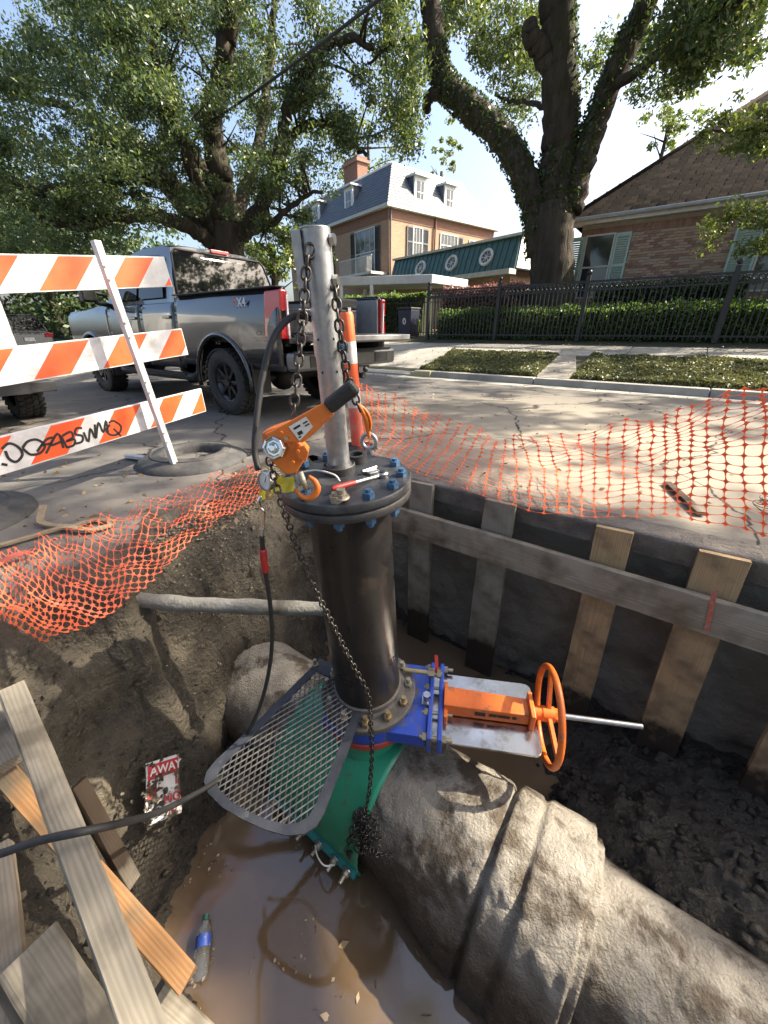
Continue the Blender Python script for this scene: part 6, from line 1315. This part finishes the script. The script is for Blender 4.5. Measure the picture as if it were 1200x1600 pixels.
add('crown', leaf_mesh('crown', P[h] - np.array(ORG[ro_]), .062, asp=.42), lf_dark, ro_); add('crown_light', leaf_mesh('crown_light', P[~h] - np.array(ORG[ro_]), .062, asp=.42), lf_lit, ro_)
cs = []
def shade_at(x, y):
    """how leafy the crown is along the sun's path to this spot of the street"""
    d = .75
    for cx_, cy_, r_, q_ in ((1.55, 1.25, .85, .02), (-.85, 2.1, .35, .1), (-.15, 1.3, .3, .15), (2.1, 3.4, 1.3, .15), (4.2, 2.6, 1.3, .2), (-.6, 1.1, .25, .3)):
        if (x - cx_) ** 2 + (y - cy_) ** 2 < r_ * r_: d = min(d, q_)
    if x > 0 and y > 4.6: d = .6
    return d * (1.2 if vn(np.array(x * 1.1 + 3.), np.array(y * 1.1)) > -.08 else .35)
while len(cs) < 430:
    x, y, z = random.uniform(-9, 7), random.uniform(-3, 11.), random.uniform(9.2, 12.5)
    if random.random() < shade_at(x, y): k = z / SV.z; cs.append((x + SV.x * k, y + SV.y * k, z))
cs = np.array(cs + [tuple(t) for t in otips if random.random() < .25])
P = clumps(cs, 75, .55, .5); add('crown_shaped_for_sun', leaf_mesh('crown_shaped_for_sun', P - np.array(ORG[ro_]), .1, asp=.45), lf_lit, ro_)  # unseen foliage, its clumps and gaps shaped to set shade and sun patches
# ---- foliage at the right edge in front of the house
sb = root('garden_tree', W(4.0, 14.3, .9), 'light green garden tree reaching in from the right edge', 'tree')
m = MB(); tp = []
for l in ([W(4, 14.3, .9), W(3.2, 14.2, 2.4), PN(1215, 330, 13.8), PN(1130, 345, 13.6)], [W(4, 14.3, .9), W(3.6, 14.3, 3.5), PN(1240, 210, 13.8), PN(1110, 205, 13.6)], [W(3.6, 14.3, 3.5), PN(1260, 200, 13.8), PN(1180, 235, 13.4)]):
    sp = limb(m, l, .09, .015, 8, .01); tp += twigs(m, sp, 8, .6, .012)
m.build('trunk', bark, sb, smooth=True); cs = []
fill(22, 1100, 1230, 180, 245, 13.2, 14); fill(10, 1150, 1240, 150, 200, 13.2, 14); fill(20, 1115, 1230, 318, 350, 13.2, 13.9); fill(12, 1170, 1230, 340, 395, 13.3, 14); fill(8, 1150, 1230, 380, 410, 13.3, 13.9)
P = clumps(np.array(cs + [tuple(t) for t in tp]), 42, .26, .5); add('crown', leaf_mesh('crown', P - np.array(ORG[sb]), .055, asp=.4), lf_lit, sb)
# ---- background trees
def bgtree(label, uv, y, rx, rz, n, mat=lf_lit, size=.16, per=50):
    c_ = PY(*uv, y); gz = 1.1; t = root('background_tree', Vector((c_.x, c_.y, gz)), label, 'tree', 'trees beyond the houses'); m = MB(); sp = limb(m, [Vector((c_.x, c_.y, gz - .3)), Vector((c_.x, c_.y, (gz + c_.z) / 2)), c_], .35, .12, 8); twigs(m, sp, 8, rx * .7, .07); m.build('trunk', bark, t, smooth=True)
    cs = []
    while len(cs) < n:
        d = Vector((random.gauss(0, .5), random.gauss(0, .5), random.gauss(0, .5)))
        if d.length < 1: cs.append((c_.x + d.x * rx, c_.y + d.y * rx, c_.z + d.z * rz))
    add('crown', leaf_mesh('crown', clumps(np.array(cs), per, rx * .16, .7) - np.array(ORG[t]), size, asp=.45), mat, t)
bgtree('pale tree rising behind the mansion chimney', (575, 215), 46, 6, 6, 60); bgtree('tall thin tree right of the mansion dormers', (690, 268), 48, 2.6, 5, 26); bgtree('small tree beyond the brick house roof', (1045, 195), 40, 3.2, 2.4, 24); bgtree('dark green tree behind the white truck', (60, 400), 26, 6, 5, 170, lf_dark, .17); bgtree('tree far down the street on the left', (180, 425), 34, 7, 5, 140, lf_dark, .2); bgtree('leafy tree left of the mansion', (425, 400), 24, 2.6, 2.2, 50, lf_lit, .14)
bgtree('big tree beyond the left edge of the street', (-60, 330), 24, 6, 6, 140, lf_dark, .17)
# ---- street oaks on the near side (behind the viewer; seen in the truck's glass and paint)
def near_oak(label, x, y, k_=1.):
    t = root('street_oak', Vector((x, y, -.03)), label, 'tree', 'oaks on the near side of the street'); m = MB(); tp = []
    limb(m, [Vector((x, y, -.3)), Vector((x, y, 2)), Vector((x + .2, y, 4))], .6, .45, 12)
    for k in range(7):
        a = k * .9 + random.random(); d = Vector((math.cos(a), math.sin(a), 0)); sp = limb(m, [Vector((x + .2, y, 3.6)), Vector((x, y, 5.2 * k_)) + d * 1.6, Vector((x, y, 7 * k_)) + d * 3.6, Vector((x, y, (8.2 + (k % 3) * .8) * k_)) + d * 5.2], .26, .05, 8, .04); tp += twigs(m, sp, 12, 1.8, .05)
    m.build('trunk', bark, t, smooth=True); P = clumps(np.array([tuple(q) for q in tp]), 80, .8, .6); add('crown', leaf_mesh('crown', P - np.array(ORG[t]), .13, asp=.45), lf_dark, t)
near_oak('street oak on the near side, left of the viewer', -9, -6.5); near_oak('street oak on the near side, behind the viewer to the right', 7.0, -13.0, 1.25); near_oak('second street oak on the near side, behind the viewer', 12.5, -17.5, 1.3); near_oak('third street oak on the near side, behind the viewer', 16.5, -21.5, 1.3); near_oak('farthest street oak on the near side, far behind the viewer', 22, -27, 1.5); near_oak('oak at the far end of the street behind the viewer', 31, -24, 1.5)
# ---- hedges
def hedge(name, label, s0, s1, n0, n1, z0, z1, cnt, size, mat, cat='hedge'):
    r = root(name, W((s0 + s1) / 2, (n0 + n1) / 2, z0), label, cat); core = MB()
    core.hexa([W(s0, n0 + .07, z0), W(s1, n0 + .07, z0), W(s1, n1, z0), W(s0, n1, z0), W(s0, n0 + .07, z1 - .08), W(s1, n0 + .07, z1 - .08), W(s1, n1, z1 - .08), W(s0, n1, z1 - .08)]); core.build('stems', M('hedge_core', (.012, .018, .007), (.03, .035, .012), scale=9, rough=1.), r)
    q = rng.random((cnt, 3)); S_ = s0 + (s1 - s0) * q[:, 0]; top = q[:, 1] < .42; bump_ = fbm(S_ * 1.7, q[:, 2] * 3, 3) * .16
    N_ = np.where(top, n0 + (n1 - n0) * q[:, 2], n0 + .08 * rng.normal(size=cnt) + bump_ * .5); Z_ = np.where(top, z1 + .05 * rng.normal(size=cnt) + bump_, z0 + (z1 - z0) * q[:, 2])
    Pp = np.stack([S_ * DS.x + N_ * NS.x, S_ * DS.y + N_ * NS.y, Z_], 1); add('leaves', leaf_mesh('leaves', Pp - np.array(ORG[r]), size, asp=.55), mat, r)
hedge('clipped_hedge', 'long clipped green hedge right behind the iron fence', -7.2, 4.6, 13.35, 14.15, .78, 1.62, 26000, .04, lf_hedge)
hedge('red_hedge', 'reddish shrub row left of the oak trunk behind the fence', -7.6, -4.7, 14.3, 15.2, .9, 2.35, 7000, .045, lf_red)
hedge('dark_shrub', 'dark shrubs against the brick house wall', -2.6, 1.0, 14.7, 15.6, .9, 2.2, 7000, .055, lf_ivy, 'shrub')
hedge('mansion_hedge', 'clipped hedge in front of the mansion left side', -14.5, -9.2, 15.6, 16.6, .9, 2.4, 7000, .06, lf_hedge)
hedge('street_hedge', 'dense dark hedge along the far left of the street', -46, -16, 11.5, 13.5, .5, 2.8, 14000, .12, lf_dark)
# ---- ground cover in the planting strip
def cover(label, s0, s1, n0, n1, cnt):
    q = rng.random((cnt, 2)); S_ = s0 + (s1 - s0) * q[:, 0]; N_ = n0 + (n1 - n0) * q[:, 1]; edge = np.minimum(np.minimum(S_ - s0, s1 - S_), np.minimum(N_ - n0, n1 - N_)); hgt = np.clip(edge / .08 + .25, 0, 1) * (.07 + .07 * (fbm(S_ * 3, N_ * 3, 3) + .5))
    Z_ = np.interp(N_, [a for a, b in NP], [b for a, b in NP]) + hgt * (.4 + .6 * rng.random(cnt)); Pp = np.stack([S_ * DS.x + N_ * NS.x, S_ * DS.y + N_ * NS.y, Z_], 1)
    o = add('ground_cover', leaf_mesh('ground_cover', Pp, .034, up=.6, asp=.5), lf_ground, None, (0, 0, 0)); tag(o, label, 'ground cover', kind='stuff')
cover('low leafy ground cover left of the narrow walk', -5.4, -2.45, 9.1, 11.03, 32000); cover('low leafy ground cover right of the narrow walk', -1.75, 5.6, 9.1, 11.03, 66000)
# fallen leaves on water, road, sidewalk
fl = []
for _ in range(9): p = PZ(random.uniform(420, 700), random.uniform(1320, 1590), WZ + .004); fl.append(tuple(p))
for _ in range(500): p = W(random.uniform(-7, 4), random.uniform(8.3, 13), 0); fl.append((p.x, p.y, ground_z(p.dot(NS)) + .02 + (.03 if p.dot(NS) > 8.9 else 0)))
for _ in range(260): p = W(random.uniform(-5, 3), random.uniform(2.7, 8.3), .006); fl.append(tuple(p))
for _ in range(120): p = PZ(random.uniform(0, 380), random.uniform(690, 830), .006); fl.append(tuple(p))
tag(add('fallen_leaves', leaf_mesh('fallen_leaves', np.array(fl), .022, up=1.), lf_dry, None, (0, 0, 0)), 'scattered dry leaves on road, sidewalk and water', 'leaves', kind='stuff')
# gravel and clods on the sunny rim of the pit
gv = MB(); gl = []
def stones(name, n, gen, r0, r1, mat, label):
    V = []; Fc = []; ico = [(0, 0, 1), (.9, 0, .3), (.2, .9, .3), (-.8, .5, .3), (-.7, -.6, .3), (.3, -.9, .3), (0, 0, -.6)]; fi = [(0, 1, 2), (0, 2, 3), (0, 3, 4), (0, 4, 5), (0, 5, 1), (6, 2, 1), (6, 3, 2), (6, 4, 3), (6, 5, 4), (6, 1, 5)]
    for _ in range(n):
        x, y, z = gen(); r = random.uniform(r0, r1) * random.choice((.6, 1, 1.4)); b = len(V); a = random.uniform(0, 6.28); ca, sa = math.cos(a), math.sin(a)
        for p in ico: k = r * random.uniform(.7, 1.25); V.append((x + (p[0] * ca - p[1] * sa) * k, y + (p[0] * sa + p[1] * ca) * k, z + p[2] * k * .75))
        Fc += [(b + i, b + j, b + k_) for i, j, k_ in fi]
    tag(add(name, npmesh(name, V, Fc), mat, None, (0, 0, 0)), label, 'gravel' if 'gravel' in name else 'mud', kind='stuff')
def rim():
    n = random.triangular(.5, 2.2, 1.4); e = float(np.interp(n, [a for a, b in EDGE], [b for a, b in EDGE])); s = e + abs(random.gauss(.0, .14)) - .05; p = W(s, n); return (p.x, p.y, max(pit_z(p.x, p.y), 0 if s < e - .03 else -9) + .004)
stones('gravel', 2200, rim, .004, .010, M('gravel', (.22, .185, .13), (.14, .115, .085), scale=30, rough=.9), 'loose gravel spilling over the left rim of the pit')
def flo():
    while True:
        s, n = random.uniform(-1.2, 3), random.uniform(1.3, 2.35); p = W(s, n); z = pit_z(p.x, p.y)
        if z > WZ and (n > 1.42 or s > 0): return (p.x, p.y, z + .004)
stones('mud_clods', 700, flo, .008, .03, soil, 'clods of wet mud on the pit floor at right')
def ban():
    while True:
        s, n = random.uniform(-1.9, -.9), random.uniform(-.2, .7); p = W(s, n); z = pit_z(p.x, p.y)
        if WZ < z < -.05: return (p.x, p.y, z + .002)
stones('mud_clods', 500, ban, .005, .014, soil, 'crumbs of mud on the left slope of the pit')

def sgm():
    x, y = random.triangular(-.15, .75, .05), random.triangular(-.2, 1.15, .6 if random.random() < .6 else 1.05); p = ST @ Vector((sw_ * x, -sh_ * y, .004)); return (p.x, p.y, p.z)
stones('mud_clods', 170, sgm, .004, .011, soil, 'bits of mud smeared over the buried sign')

sc_ = []
for _ in range(420):
    u = random.triangular(255, 560, 300); v = random.uniform(1290, 1595); p = PZ(u, v, WZ + .003)
    if pit_z(p.x, p.y) < WZ - .004 and (vn(np.array(p.x * 9.), np.array(p.y * 9.)) > .05 or pit_z(p.x, p.y) > WZ - .05): sc_.append(tuple(p))
tag(add('floating_scum', leaf_mesh('floating_scum', np.array(sc_), .007, up=1.6, asp=.7), leafmat('scum', (.2, .15, .1), (.34, .28, .2), .1), None, (0, 0, 0)), 'specks of scum and litter floating on the muddy water', 'scum', kind='stuff')
